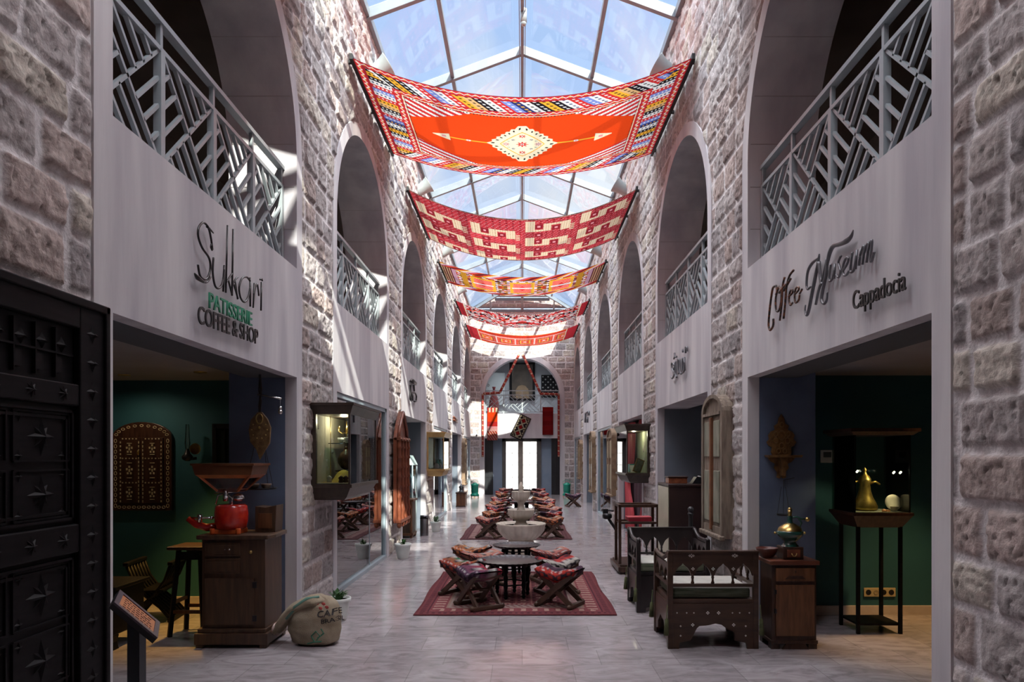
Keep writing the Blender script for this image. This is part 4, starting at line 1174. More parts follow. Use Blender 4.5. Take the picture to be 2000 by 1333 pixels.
def rug_pat(X, Y, Lx, Ly, tone=1.0, grey=0.0):
    A, B, Cc, D = C_(.165,.050,.056), C_(.075,.025,.033), C_(.36,.23,.19), C_(.30,.25,.23)
    col = np.tile(A, X.shape+(1,)).reshape(X.shape+(3,)).copy()
    e = np.minimum(np.minimum(X, Lx-X), np.minimum(Y, Ly-Y)); vert = np.minimum(X, Lx-X) < np.minimum(Y, Ly-Y); s = np.where(vert, Y, X)
    def band(lo, hi, c): over(col, (e >= lo) & (e < hi), c)
    f = e > 0.52
    over(col, f, A*0.8)
    q = np.maximum(np.abs(np.mod(X/0.17, 1)-.5), np.abs(np.mod(Y/0.15, 1)-.5)); over(col, f & (q < .36) & (q > .22), B); over(col, f & (q < .16), Cc*.8); over(col, f & (q < .06), B)
    over(col, f & ((np.mod(X/.17, 1) < .08) | (np.mod(Y/.15, 1) < .08)), C_(.22,.10,.09))
    band(0, .03, A*.8); band(.03, .12, A*.95); band(.12, .14, B); band(.14, .30, A*1.15); band(.30, .32, Cc*.7); band(.32, .44, C_(.26,.20,.18)); band(.44, .46, B); band(.46, .52, A*1.1)
    over(col, (e > .05) & (e < .10) & (np.mod(s/.06, 1) < .5), B)
    over(col, (e > .165) & (e < .275) & (np.mod(s/.12, 1) < .42), Cc); over(col, (e > .19) & (e < .25) & (np.mod(s/.12+.1, 1) < .14), A)
    over(col, (e > .34) & (e < .42) & (np.mod(s/.07+e/.1, 1) < .4), A*.9)
    over(col, (e > .47) & (e < .51) & (np.mod(s/.05, 1) < .5), Cc*.8)
    g = col.mean(-1, keepdims=True); return (col*(1-grey)+g*grey*1.2)*tone
def rug(x0, x1, y0, y1, label, nx, ny, tone=1.0, grey=0.0, rz=0):
    U, V = np.meshgrid(np.linspace(0, 1, nx), np.linspace(0, 1, ny), indexing='ij'); Lx, Ly = x1-x0, y1-y0
    wob = 0.006*(fbm(U*9, V*9, 3, 2)-0.5)
    P = np.stack([(U-.5)*Lx + 0.012*np.sin(V*9)*np.where((U < .01) | (U > .99), 1, 0), (V-.5)*Ly, 0.012+wob*1.0], -1)
    o = grid_obj('floor_rug', P, np.ones((nx-1, ny-1), bool), rug_pat(U*Lx, V*Ly, Lx, Ly, tone, grey), rug_mat)
    o.location = ((x0+x1)/2, (y0+y1)/2, 0); o.rotation_euler.z = rz
    sm = o.modifiers.new('thick', 'SOLIDIFY'); sm.thickness = 0.01
    tag(o, label, 'rug', 'patterned rugs along the hall'); return o
rug(-1.095, 0.95, 6.88, 9.47, 'red patterned rug under the nearest tray table and stools', 260, 330)
rug(-1.20, 0.96, 13.15, 16.1, 'faded red patterned rug just behind the marble fountain', 220, 220, 0.95, 0.3)
rug(-1.10, 0.93, 16.55, 19.1, 'faded patterned rug third from the camera, beyond the fountain', 160, 130, 0.95, 0.3)
rug(-1.01, 1.09, 23.0, 25.5, 'patterned rug farthest down the hall before the end door', 120, 100, 1.0, 0.15)
Z0 = 0.014
g1 = 'stools around the nearest tray tables'
tray_table((-0.137, 7.80, Z0), 0.74, 0.395, 'large black scallop-edged tray table in front, nearest the camera')
tray_table((-0.08, 9.13, Z0), 0.64, 0.395, 'smaller black tray table between the front table and the fountain')
stool((-0.46, 7.26, Z0), R(-58), P_PURP, 'purple and dark red cushioned folding stool, front left of the near table', g1)
stool((0.40, 7.32, Z0), R(-28), P_RED, 'red, black and white striped folding stool, front right of the near table', g1)
stool((-0.68, 7.86, Z0), R(-35), P_GRN, 'green and red striped folding stool left of the near table', g1)
stool((0.40, 7.98, Z0), R(25), P_RED[::-1], 'red striped folding stool right of the near table, behind the front right one', g1)
stool((-0.50, 8.48, Z0), R(30), P_PNK, 'pinkish red folding stool behind the green one', g1)
stool((-0.66, 9.02, Z0), R(-20), P_ORG, 'orange and brown striped folding stool, rear left of the near rug', g1)
stool((0.36, 8.72, Z0), R(20), P_PNK[::-1], 'pink and red folding stool, rear right of the near rug', g1)
def far_group(y0, y1, xs, label_l, n, dia=0.62, pals=(P_PNK, P_ORG, P_RED), tabs=1):
    cy = (y0+y1)/2
    for i in range(tabs):
        yy = cy if tabs == 1 else y0+(y1-y0)*(0.28+0.46*i)
        tray_table((-0.02, yy, Z0), dia, 0.395, 'dark tray table on the %s%s' % (label_l, '' if tabs == 1 else (', front one' if i == 0 else ', rear one')))
    k = 0
    for e in (-1, 1):
        for i in range(n):
            yy = y0+0.25+(y1-y0-0.5)*i/(n-1)
            stool((e*xs+0.05*((i*7) % 3-1), yy, Z0), R(e*(20+15*((i*5) % 3))), pals[(i+(e > 0)) % len(pals)],
                  '%s folding stool on the %s side of the %s' % ({0:'nearest', n-1:'farthest'}.get(i, ['', 'second', 'third', 'fourth'][min(i,3)]), 'left' if e < 0 else 'right', label_l), 'stools on the farther rugs')
            k += 1
far_group(13.15, 16.1, 0.60, 'rug just behind the fountain', 3, tabs=2, dia=.56)
far_group(16.6, 19.1, 0.60, 'third rug from the camera', 3)
far_group(19.6, 22.2, 0.60, 'bare floor between the two farthest rugs', 2)
far_group(23.0, 25.5, 0.60, 'farthest rug', 2, pals=(P_RED, P_PNK))
stool((1.62, 21.9, 0.0), R(15), P_PURP, 'dark folding stool standing alone against the right wall near the green stove', None)

# ---- marble fountain
marble = pm('fountain_marble', (0.46,0.40,0.33), (0.64,0.575,0.49), scale=3.5, rough=0.45, bump=0.1, detail=7)
water = pm('water', (0.05,0.07,0.07), rough=0.03, spec=0.8)
ft = thing('marble_fountain', 'three-tiered fluted marble fountain standing in the middle of the hall', 'fountain', (-0.02, 11.4, 0))
def flut(n, amp):
    return lambda th, i: 1+amp*abs(math.cos(th*n/2))
mb = MB(); mb.lathe([(0.24,0),(0.25,0.04),(0.235,0.10),(0.22,0.16),(0.20,0.24)], 48); mb.build('pedestal', marble, ft)
def basin(name, r, z0, z1, n, r0=0.5):
    mb = MB(); H = z1-z0
    mb.lathe([(r*r0*.8,z0),(r*(r0+.08),z0+H*.04),(r*.80,z0+H*.28),(r*.93,z0+H*.55),(r*.96,z0+H*.85),(r*1.0,z0+H*.93),(r*1.0,z1),(r*.90,z1),(r*.84,z0+H*.80),(0.001,z0+H*.72)], n*6, mod=flut(n, 0.055))
    b = mb.build(name, marble, ft)
    mb = MB(); mb.lathe([(0.001,z0+H*.84),(r*.84,z0+H*.84)], 32); mb.build('water', water, b)
basin('lower_basin', 0.395, 0.22, 0.49, 22, .52); basin('middle_basin', 0.215, 0.53, 0.72, 18, .4); basin('upper_basin', 0.148, 0.84, 1.02, 16, .4)
mb = MB(); mb.lathe([(0.13,0.42),(0.12,0.47),(0.09,0.50),(0.085,0.55)], 24); mb.build('stem', marble, ft)
mb = MB(); mb.lathe([(0.06,0.66),(0.075,0.70),(0.06,0.74),(0.05,0.80),(0.07,0.85)], 24); mb.build('stem', marble, ft)
mb = MB(); mb.lathe([(0.04,0.97),(0.05,1.02),(0.035,1.05),(0.05,1.08),(0.03,1.12),(0.02,1.16),(0.001,1.18)], 20); mb.build('finial', marble, ft)

# ================================================================ pots, bin
def leaf(mb, p, a, el, L, w):
    d = Vector((math.cos(a)*math.cos(el), math.sin(a)*math.cos(el), math.sin(el))); s = Vector((-math.sin(a), math.cos(a), 0)); p = Vector(p)
    up = d.cross(s)*-1
    P = [p, p+d*L*.45+s*w-up*w*.3, p+d*L*.5+up*w*.15, p+d*L*.45-s*w-up*w*.3, p+d*L*0.95-Vector((0,0,L*.18))]
    mb.add([tuple(q) for q in P], [(0,1,2),(0,2,3),(1,4,2),(2,4,3)])
def potted(loc, r, h, label, ph=0.14, seed=1, nl=30, flowers=None, name='potted_plant'):
    t = thing(name, label, 'potted plant', loc)
    mb = MB(); mb.lathe([(r*.62,0),(r*.72,h*.10),(r*.86,h*.5),(r*.94,h*.82),(r*1.03,h*.86),(r*1.05,h),(r*.92,h),(r*.88,h*.88),(0.001,h*.86)], 28); mb.build('pot', white_pot, t)
    mb = MB(); mb.lathe([(0.001,h*.89),(r*.89,h*.89)], 16); mb.build('soil', soil, t)
    rng = random.Random(seed); mb = MB()
    for i in range(nl):
        a = rng.uniform(0, 2*PI); el = rng.uniform(0.4, 1.4); q = rng.uniform(0, r*.5)
        z = h*.9+rng.uniform(0, ph*.5); mb.cyl((q*math.cos(a)*.4, q*math.sin(a)*.4, h*.88), (q*math.cos(a), q*math.sin(a), z), 0.003, n=4); leaf(mb, (q*math.cos(a), q*math.sin(a), z), a, el, rng.uniform(.5, 1)*ph*.7, ph*.12)
    mb.build('foliage', leaf_green, t)
    if flowers:
        mb = MB()
        for i in range(12):
            a = rng.uniform(0, 2*PI); mb.sphere((r*.8*math.cos(a), r*.8*math.sin(a), h+ph*rng.uniform(.4, .9)), 0.018, 6)
        mb.build('blossom', flowers, t)
    return t
potted((-1.87, 10.75, 0), 0.125, 0.235, 'white pot with a small plant at the foot of the second left pier', 0.11, 2)
potted((-1.84, 14.6, 0), 0.115, 0.215, 'white pot with a leafy plant beside the steel bin, farther along the left wall', 0.16, 3)
potted((-1.80, 6.70, 0), 0.12, 0.22, 'white pot with a dark plant half hidden behind the coffee sack', 0.12, 4, 50)
t = thing('steel_bin', 'cylindrical brushed steel bin standing by the third left opening', 'bin', (-1.985, 13.9, 0))
mb = MB(); mb.lathe([(0.085,0),(0.085,0.40),(0.08,0.405),(0.001,0.41)], 24); mb.build('bin_body', pm('steel', (0.28,0.29,0.31), rough=0.25, metal=0.9), t)
mb = MB(); mb.lathe([(0.088,0.34),(0.088,0.36),(0.087,0.36)], 24); mb.box(-0.06,0.06,-0.09,-0.07,0.36,0.39); mb.build('bin_lid', dark_metal, t)

# ================================================================ coffee sack
def sack():
    n, m = 60, 36
    U, V = np.meshgrid(np.linspace(0, 2*PI, n), np.linspace(0, 1, m), indexing='ij')
    prof = np.interp(V, [0,.04,.12,.35,.6,.78,.9,.97,1.0], [0.02,.62,.92,1.02,1.0,.86,.62,.30,0.02])
    hz = np.interp(V, [0,.04,.12,.35,.6,.78,.9,.97,1.0], [0.0,.0,.03,.13,.24,.32,.37,.40,.405])
    nz = fbm(U*2.2*np.where(U > -1, 1, 1), V*5, 8, 3)-.5
    nz = nz*np.minimum(1, np.minimum(U, 2*PI-U)*1.5)
    fold = 0.022*np.sin(U*5+V*9)*sstep(.55, .95, V)
    rr = prof*(1+0.20*nz)+fold
    X = 0.215*np.sign(np.cos(U))*np.abs(np.cos(U))**0.8*rr; Y = 0.155*np.sign(np.sin(U))*np.abs(np.sin(U))**0.8*rr
    tipx = -0.02*V; Z = hz*(1+.03*nz) + 0.05*sstep(.3,1,V)*(X/0.2)
    return np.stack([X+tipx, Y, Z], -1), U, V
burlap = pm('burlap', (0.30,0.24,0.16), (0.42,0.35,0.25), scale=7, rough=0.95, bump=0.9, bscale=220)
sk_ = thing('coffee_sack', 'bulging burlap coffee sack with printed letters slumped by the left jamb', 'sack', (-1.765, 5.88, 0), R(-6))
P, U, V = sack(); sack_body = grid_obj('sack_body', P, np.ones((59, 35), bool), None, burlap, sk_)
# folded-over mouth hanging to the left
n, m = 30, 24
U2, V2 = np.meshgrid(np.linspace(0, 1, n), np.linspace(0, 2*PI, m), indexing='ij')
cxp = np.interp(U2, [0,.3,.6,.85,1], [0.13,-0.02,-0.17,-0.27,-0.33]); czp = np.interp(U2, [0,.3,.6,.85,1], [0.375,0.37,0.30,0.20,0.115])
wd = np.interp(U2, [0,.2,.6,1], [0.02,0.13,0.145,0.10]); th = np.interp(U2, [0,.2,.6,1], [0.01,0.05,0.045,0.028])
fl = np.stack([cxp - th*0.7*np.sin(V2)*np.sin(U2*1.5), -0.02+wd*np.cos(V2)*(1+.1*np.sin(U2*9)), czp + th*np.sin(V2) + 0.012*np.sin(np.cos(V2)*9+U2*6)*U2], -1)
grid_obj('sack_mouth', fl, np.ones((n-1, m-1), bool), None, burlap, sk_)
# pinkish label cloth at the mouth and green seam stripe
mb = MB(); mb.smooth = True
def blob(mb, pts_fn, n=14, m=8):
    vs = [pts_fn(i/(n-1), j/(m-1)) for i in range(n) for j in range(m)]
    mb.add(vs, [(i*m+j, (i+1)*m+j, (i+1)*m+j+1, i*m+j+1) for i in range(n-1) for j in range(m-1)])
def surf_on(px_x, px_z, off=0.004):
    """front surface point of the sack body at local x, z"""
    Q = P.reshape(-1, 3); k = Q[:,1] < 0; Q = Q[k]
    d = (Q[:,0]-px_x)**2+(Q[:,2]-px_z)**2; w = 1/(d+1e-5)**1.5
    idx = np.argsort(d)[:6]; y = (Q[idx,1]*w[idx]).sum()/w[idx].sum()
    return (px_x, y-off, px_z)
def sack_print(body, size, x, z, mat, name, rot=0, bold=0.01):
    cu = bpy.data.curves.new('tmp', 'FONT'); cu.body = body; cu.size = size; cu.extrude = 0.001; cu.offset = bold*size; cu.resolution_u = 3
    tmp = bpy.data.objects.new('tmp', cu); COL.objects.link(tmp); dg = bpy.context.evaluated_depsgraph_get(); dg.update()
    me = bpy.data.meshes.new_from_object(tmp.evaluated_get(dg)); bpy.data.objects.remove(tmp)
    for v in me.vertices:
        a, b = v.co.x, v.co.y; c, s = math.cos(rot), math.sin(rot)
        p = surf_on(x+a*c-b*s, z+a*s+b*c, 0.006+v.co.z); v.co = p
    me.materials.clear(); me.materials.append(mat); o = bpy.data.objects.new(name, me); COL.objects.link(o); o.parent = sack_body; return o
print_dark = pm('print_dark', (0.035,0.03,0.03), rough=0.9); print_red = pm('print_red', (0.42,0.07,0.06), rough=0.9); print_green = pm('print_green', (0.06,0.22,0.14), rough=0.9)
sack_print('CAFE', 0.072, 0.07, 0.255, print_dark, 'printed_letters', R(4)); sack_print('BRASIL', 0.052, 0.10, 0.20, print_dark, 'printed_letters', R(4))
mb = MB()
for (a, b) in ((0.05,0.36),(0.10,0.355),(0.085,0.325),(0.13,0.33)):
    p = surf_on(a, b, 0.0); mb.sphere(p, 0.020, 10, (1.0,0.35,0.75))
mb.build('printed_beans', print_red, sack_body)
mb = MB()
for st in ([(0.04,0.05),(0.02,0.10),(0.06,0.14),(0.09,0.10),(0.06,0.06)], [(0.07,0.08),(0.12,0.12),(0.10,0.16)], [(-.02,0.03),(0.03,0.045),(0.10,0.05)]):
    mb.tube([surf_on(a, b, 0.001) for a, b in st], 0.006, 5)
mb.build('printed_mark', print_green, sack_body)
mb = MB(); mb.tube([(-0.21,-0.13,0.235),(-0.13,-0.13,0.33),(-0.03,-0.125,0.40),(0.06,-0.08,0.415)], [0.016,0.020,0.02,0.01], 6)
mb.build('green_stripe', pm('faded_green', (0.12,0.24,0.19), rough=0.95), sk_)
mb = MB(); mb.sphere((-0.335,-0.03,0.125), 0.05, 10, (0.6,1.9,1.2)); mb.build('pink_label', pm('faded_pink', (0.45,0.32,0.30), (0.55,0.42,0.38), rough=0.95), sk_)

# ================================================================ big carved door leaf against the left wall
t = thing('carved_door', 'tall black carved wooden door leaf standing open against the left wall, in front', 'door', (-2.07, 0, 0))
mb = MB(); mb.box(-0.05, 0.0, 1.45, 3.36, 0.01, 2.32); mb.build('door_board', black_wood, t)
mb = MB()
mb.box(0.0, 0.035, 3.16, 3.36, 0.01, 2.32); mb.box(0.0, 0.035, 1.45, 3.16, 2.19, 2.32); mb.box(0.0, 0.03, 1.45, 3.16, 1.83, 1.93)
mb.box(0.0, 0.03, 1.45, 3.16, 1.16, 1.29); mb.box(0.0, 0.03, 1.45, 3.16, 0.01, 0.28); mb.box(0.0, 0.03, 2.28, 2.36, 0.28, 1.83)
mb.box(0.0, 0.05, 3.335, 3.37, 0.01, 2.33); mb.box(0.0, 0.05, 1.45, 3.37, 2.29, 2.33)
mb.build('door_rail', black_wood, t, bevel=0.006)
def star(mb, y, z, r, h, n=8, inner=0.42, x=0.0):
    vs = [(x+h, y, z)]
    for i in range(2*n):
        a = PI*i/n; q = r if i % 2 == 0 else r*inner
        vs.append((x, y+q*math.cos(a), z+q*math.sin(a)))
    mb.add(vs, [(0, 1+i, 1+(i+1) % (2*n)) for i in range(2*n)])
def carved_field(y0, y1, z0, z1, ny, nz, r, kind=4):
    mb = MB()
    for w in (0.0, 0.03):
        mb.box(0, 0.018-w*.3, y0+w, y0+w+0.012, z0+w, z1-w); mb.box(0, 0.018-w*.3, y1-w-0.012, y1-w, z0+w, z1-w); mb.box(0, 0.018-w*.3, y0+w, y1-w, z1-w-0.012, z1-w); mb.box(0, 0.018-w*.3, y0+w, y1-w, z0+w, z0+w+0.012)
    for i in range(ny):
        for j in range(nz):
            cy = y0+(y1-y0)*(i+.5)/ny; cz = z0+(z1-z0)*(j+.5)/nz
            star(mb, cy, cz, r, 0.024, 4, 0.30); star(mb, cy, cz, r*.7, 0.018, 8, 0.6)
            hy, hz_ = (y1-y0)/ny/2-0.02, (z1-z0)/nz/2-0.02
            for a, b in ((-1,-1),(1,-1),(1,1),(-1,1)): star(mb, cy+a*hy*.78, cz+b*hz_*.78, r*.30, 0.010, 4, 0.35)
            for e in (-1, 1):
                mb.box(0, 0.010, cy+e*hy-0.004, cy+e*hy+0.004, cz-hz_, cz+hz_); mb.box(0, 0.010, cy-hy, cy+hy, cz+e*hz_-0.004, cz+e*hz_+0.004)
    mb.build('carved_panel', black_wood, t)
carved_field(2.38, 3.14, 1.31, 1.81, 2, 2, 0.085); carved_field(1.50, 2.26, 1.31, 1.81, 2, 2, 0.085)
carved_field(2.38, 3.14, 0.30, 1.14, 2, 3, 0.095); carved_field(1.50, 2.26, 0.30, 1.14, 2, 3, 0.095)
mb = MB()
for i in range(12):
    y = 3.08-0.125*i
    mb.box(0, 0.018, y-0.062, y-0.056, 1.95, 2.17); mb.box(0, 0.014, y-0.05, y-0.044+0.03, 1.97, 2.04); star(mb, y, 2.10, 0.04, 0.02, 4, .5)
mb.box(0, 0.018, 1.5, 3.14, 2.055, 2.063)
for i in range(8): star(mb, 3.05-0.2*i, 1.88, 0.035, 0.014, 8, .5, 0.03); star(mb, 3.05-0.2*i, 1.225, 0.04, 0.014, 8, .5, 0.03)
for i in range(16): star(mb, 3.25, 0.15+0.135*i, 0.045, 0.014, 4, .4, 0.035)
mb.build('carved_frieze', black_wood, t)

# ---- lectern sign
A = Vector((-1.612, 2.70, 1.02)); B = Vector((-1.44, 2.70, 0.879)); D = Vector((-1.735, 2.95, 1.021))
u = (B-A); v = (D-A); nn = u.cross(v).normalized()
nn = nn if nn.z > 0 else -nn
base = A+u*.5+v*.5
t = thing('lectern_sign', 'small tilted framed orange text panel on a dark post, bottom left', 'sign stand', (base.x, base.y, 0))
def Q(a, b, c): p = A+u*a+v*b+nn*c-Vector((base.x, base.y, 0)); return tuple(p)
def slab(mb, a0, a1, b0, b1, c0, c1):
    mb.add([Q(a0,b0,c0),Q(a1,b0,c0),Q(a1,b1,c0),Q(a0,b1,c0),Q(a0,b0,c1),Q(a1,b0,c1),Q(a1,b1,c1),Q(a0,b1,c1)], [(0,3,2,1),(4,5,6,7),(0,1,5,4),(1,2,6,5),(2,3,7,6),(3,0,4,7)])
mb = MB(); slab(mb, 0,1,0,1,-0.02,0.0); mb.build('sign_plate', dark_metal, t)
mb = MB(); slab(mb, 0,1,0,.12,0,.008); slab(mb, 0,1,.88,1,0,.008); slab(mb, 0,.10,.12,.88,0,.008); slab(mb, .90,1,.12,.88,0,.008); mb.build('sign_border', pm('sign_border', (0.05,0.035,0.05), (0.08,0.055,0.075), scale=60, rough=.4), t)
mb = MB(); slab(mb, .10,.90,.12,.88,0,.004); mb.build('sign_face', pm('sign_face', (0.42,0.14,0.05), (0.50,0.19,0.07), scale=8, rough=.4), t)
mb = MB(); rng = random.Random(5)
for i in range(5):
    b = .22+.13*i; a = .18
    while a < .8:
        w = rng.uniform(.03,.09); slab(mb, a, min(a+w,.84), b, b+.035, .004, .0055); a += w+.025
mb.build('sign_text_lines', pm('sign_ink', (0.10,0.03,0.02), rough=.6), t)
mb = MB(); mb.box(-0.025,0.025,-0.025,0.025,0.0,0.93); mb.box(-0.14,0.14,-0.12,0.12,0.0,0.012); mb.build('post', pm('post_grey', (0.035,0.04,0.048), rough=.45, metal=.3), t)

# ================================================================ left shop corner
cab = thing('grinder_cabinet', 'tall brown wooden cabinet with drawers and door under the red coffee grinder', 'cabinet', (-2.42, 5.95, 0))
mb = MB(); mb.box(-0.31,0.30,-0.25,0.24,0.03,0.125); mb.box(-0.29,0.28,-0.23,0.22,0.125,0.16); 
for e in (-0.27,0.26):
    for f in (-.21,.2): mb.box(e-.03,e+.03,f-.03,f+.03,0,0.03)
mb.build('plinth', brown_wood, cab, bevel=0.006)
mb = MB(); mb.box(-0.265,0.265,-0.20,0.20,0.16,0.905); mb.build('body', brown_wood, cab, bevel=0.004)
mb = MB(); mb.prism([(-0.30,-0.235),(0.30,-0.235),(0.32,-0.10),(0.30,0.24),(-0.30,0.24)], 0.905, 0.94, 'xy'); mb.build('cabinet_top', brown_wood, cab, bevel=0.008)
for (z0, z1) in ((0.765,0.88),(0.62,0.745)):
    mb = MB(); mb.box(-0.235,0.06,-0.215,-0.20,z0,z1); mb.box(-0.215,0.04,-0.222,-0.215,z0+.02,z1-.02); dd = mb.build('drawer', brown_wood, cab, bevel=0.003)
    if z0 > .7:
        mb = MB(); mb.sphere((-0.02,-0.232,(z0+z1)/2),0.010,8); mb.sphere((-0.06,-0.228,(z0+z1)/2),0.006,8); mb.build('knob', chrome, dd)
mb = MB(); mb.box(-0.235,0.18,-0.215,-0.20,0.19,0.58); dd = mb.build('cabinet_door', brown_wood, cab, bevel=0.003)
for a_ in (.50,.22):
    mb = MB(); mb.box(0.165,0.20,-0.221,-0.213,a_,a_+.05); mb.build('hinge', dark_metal, dd)
mb = MB(); mb.sphere((0.15,-0.215,0.80),0.016,8); mb.build('knob', brass, cab)

gx, gy = -2.50, 5.90
g = thing('coffee_grinder', 'red lacquered antique coffee grinder with an orange wooden hopper on the brown cabinet', 'coffee grinder', (gx, gy, 0.94))
red_lac = pm('red_lacquer', (0.42,0.012,0.008), (0.58,0.03,0.012), scale=22, rough=0.18, coat=.6)
mb = MB(); mb.lathe([(0.10,0.035),(0.125,0.05),(0.135,0.10),(0.138,0.17),(0.13,0.235),(0.11,0.25),(0.001,0.252)], 28); mb.build('drum', red_lac, g)
mb = MB(); mb.cbox((-.01,0,0.02),(0.22,0.2,0.04)); 
for e in (-.12,.10): mb.cyl((e,-.1,0),(e,-.1,.05),.02)
mb.build('drum_base', pm('red_orange_lacquer', (0.60,0.10,0.02), rough=.3), g, bevel=.005)
mb = MB(); mb.tube([(-0.10,0,0.06),(-0.2,-.02,0.05),(-0.28,-.04,0.075),(-0.35,-.05,0.13)],[0.035,0.035,0.03,0.025],10); mb.build('outlet_tray', red_lac, g)
mb = MB(); mb.cyl((-0.33,-.05,0.135),(-0.12,-.03,0.135),0.008); mb.cyl((-0.25,-.05,0.10),(-0.25,-.05,0.165),0.022); mb.cyl((-0.15,-.05,0.12),(-0.15,-.05,0.15),0.012)
mb.tube([(-0.11,-.06,0.25),(-0.09,-.06,0.33),(-0.02,-.06,0.345),(0.03,-.06,0.30),(0.03,-.06,0.25)],0.008,8); mb.cyl((-.02,-.07,.28),(-.02,-.07,.38),.022); mb.sphere((.07,-.03,.31),.045,10,(1.2,1,.8)); mb.cyl((-.12,-.06,.345),(.08,-.05,.36),.006)
mb.build('chrome_fitting', chrome, g)
mb = MB(); 
def funnel(mb, z0, a0, z1, a1, b0, b1, cx=0.0, w=0.014):
    vs = []
    for (z, a, b) in ((z0,a0,b0),(z1,a1,b1)):
        for q in (0, w):
            vs += [(cx-a+q,-b+q,z),(cx+a-q,-b+q,z),(cx+a-q,b-q,z),(cx-a+q,b-q,z)]
    fs = [(i, (i+1) % 4, 8+(i+1) % 4, 8+i) for i in range(4)]+[(4+i, 12+i, 12+(i+1) % 4, 4+(i+1) % 4) for i in range(4)]+[(8+i, 8+(i+1) % 4, 12+(i+1) % 4, 12+i) for i in range(4)]+[(i, 4+i, 4+(i+1) % 4, (i+1) % 4) for i in range(4)]
    mb.add(vs, fs)
funnel(mb, 0.36, 0.09, 0.50, 0.215, 0.08, 0.15); 
mb.build('hopper', glass('amber_hopper', (0.55,0.20,0.06), base=.05), g)
mb = MB()
funnel(mb, 0.475, 0.20, 0.505, 0.235, 0.14, 0.17, w=.03); funnel(mb, 0.355, 0.08, 0.385, 0.115, 0.07, 0.09, w=.03)
for a in (-1,1):
    for b in (-1,1): mb.bar((a*.085,b*.08,.365),(a*.215,b*.15,.50),.02,.02)
mb.build('hopper_frame', pm('orange_wood', (0.30,0.07,0.02), (0.42,0.11,0.03), scale=8, rough=.3), g)
mb = MB(); funnel(mb, 0.505, 0.235, 0.585, 0.255, 0.17, 0.18, w=.012); mb.box(-.265,.265,-.19,.19,.583,.6); mb.build('hopper_lid', pm('hopper_lid', (0.10,0.035,0.015), (0.16,0.06,0.025), scale=6, rough=.3), g)
t = thing('wooden_box', 'plain brown wooden box standing behind the red grinder', 'box', (-2.235, 6.06, 0.94))
mb = MB(); mb.prism([(-.09,0),(.085,0),(.095,.235),(.0,.215),(-.09,.225)], -.09, .09, 'xz'); mb.build('box_body', brown_wood, t, bevel=.004)
mb = MB(); mb.cbox((0,-.095,.1),(.12,.008,.13)); mb.build('front_panel', mid_wood, t)

# hanging scale
t = thing('hanging_scale', 'old hanging balance scale with rope, brass board and pans, over the grinder cabinet', 'scale', (-2.37, 6.2, 0))
mb = MB(); mb.tube([(0,0,2.34),(0.01,0,2.2),(-0.005,0,2.05),(0,0,1.93)],0.010,6); mb.tube([(0,0,2.34),(-.01,0,2.2),(0.01,0,2.1),(0,0,1.93)],0.006,6); mb.build('rope', pm('rope_dark',(0.03,0.022,0.018),rough=.9), t)
mb = MB(); mb.cyl((-0.02,0,2.16),(0.20,-0.02,2.12),0.008); mb.cyl((.19,-.02,2.13),(.19,-.02,2.03),.002,n=4); mb.sphere((.19,-.02,2.0),.022,10); mb.cyl((.19,-.02,2.02),(.19,-.02,2.05),.014); mb.build('beam', chrome, t)
mb = MB(); mb.prism([(-.03,1.66),(0,1.57),(.03,1.62),(.09,1.72),(.10,1.86),(.07,1.94),(.02,2.0),(-.02,2.0),(-.08,1.93),(-.10,1.84),(-.085,1.73)], -.012, .012, 'xz'); mb.build('carved_board', pm('old_gold_wood',(0.10,0.055,0.022),(0.2,0.12,0.05),scale=25,rough=.5,bump=.3), t, bevel=.004)
mb = MB()
for i in range(10):
    a = i*PI/5; mb.sphere((.07*math.cos(a),-.014,1.84+.08*math.sin(a)),.007,6)
mb.tube([(.03*math.cos(a),-.016,1.94+.045*math.sin(a)) for a in np.linspace(0,2*PI,16)],.005,6); mb.sphere((0,-.016,1.86),.013,8); mb.build('brass_stud', brass, t)
mb = MB()
for (a, b) in ((-.14,.0),(.12,.0),(.05,.06)): mb.cyl((a*.35,b,1.70),(a,b,1.315),.003,n=4)
mb.build('chain', dark_metal, t)
mb = MB(); mb.lathe([(0.001,0),(.13,.002),(.15,.015),(.145,.016),(.12,.008),(.001,.006)], 28, (0,0,1.30)); mb.build('pan', dark_metal, t)
for i, x in enumerate((-.05,.06)):
    c = thing('small_cup', 'small dark cup with a pale rim on the pan of the hanging scale', 'cup', (-2.37+x, 6.19, 1.309), 0, 'cups on the hanging scale pan')
    mb = MB(); mb.lathe([(.02,0),(.035,.008),(.045,.035),(.046,.045),(.04,.045),(.03,.012),(.001,.01)], 16); mb.build('cup_bowl', pm('cup_dark',(0.12,0.06,0.04),(0.3,.24,.18),scale=18,rough=.4), c)

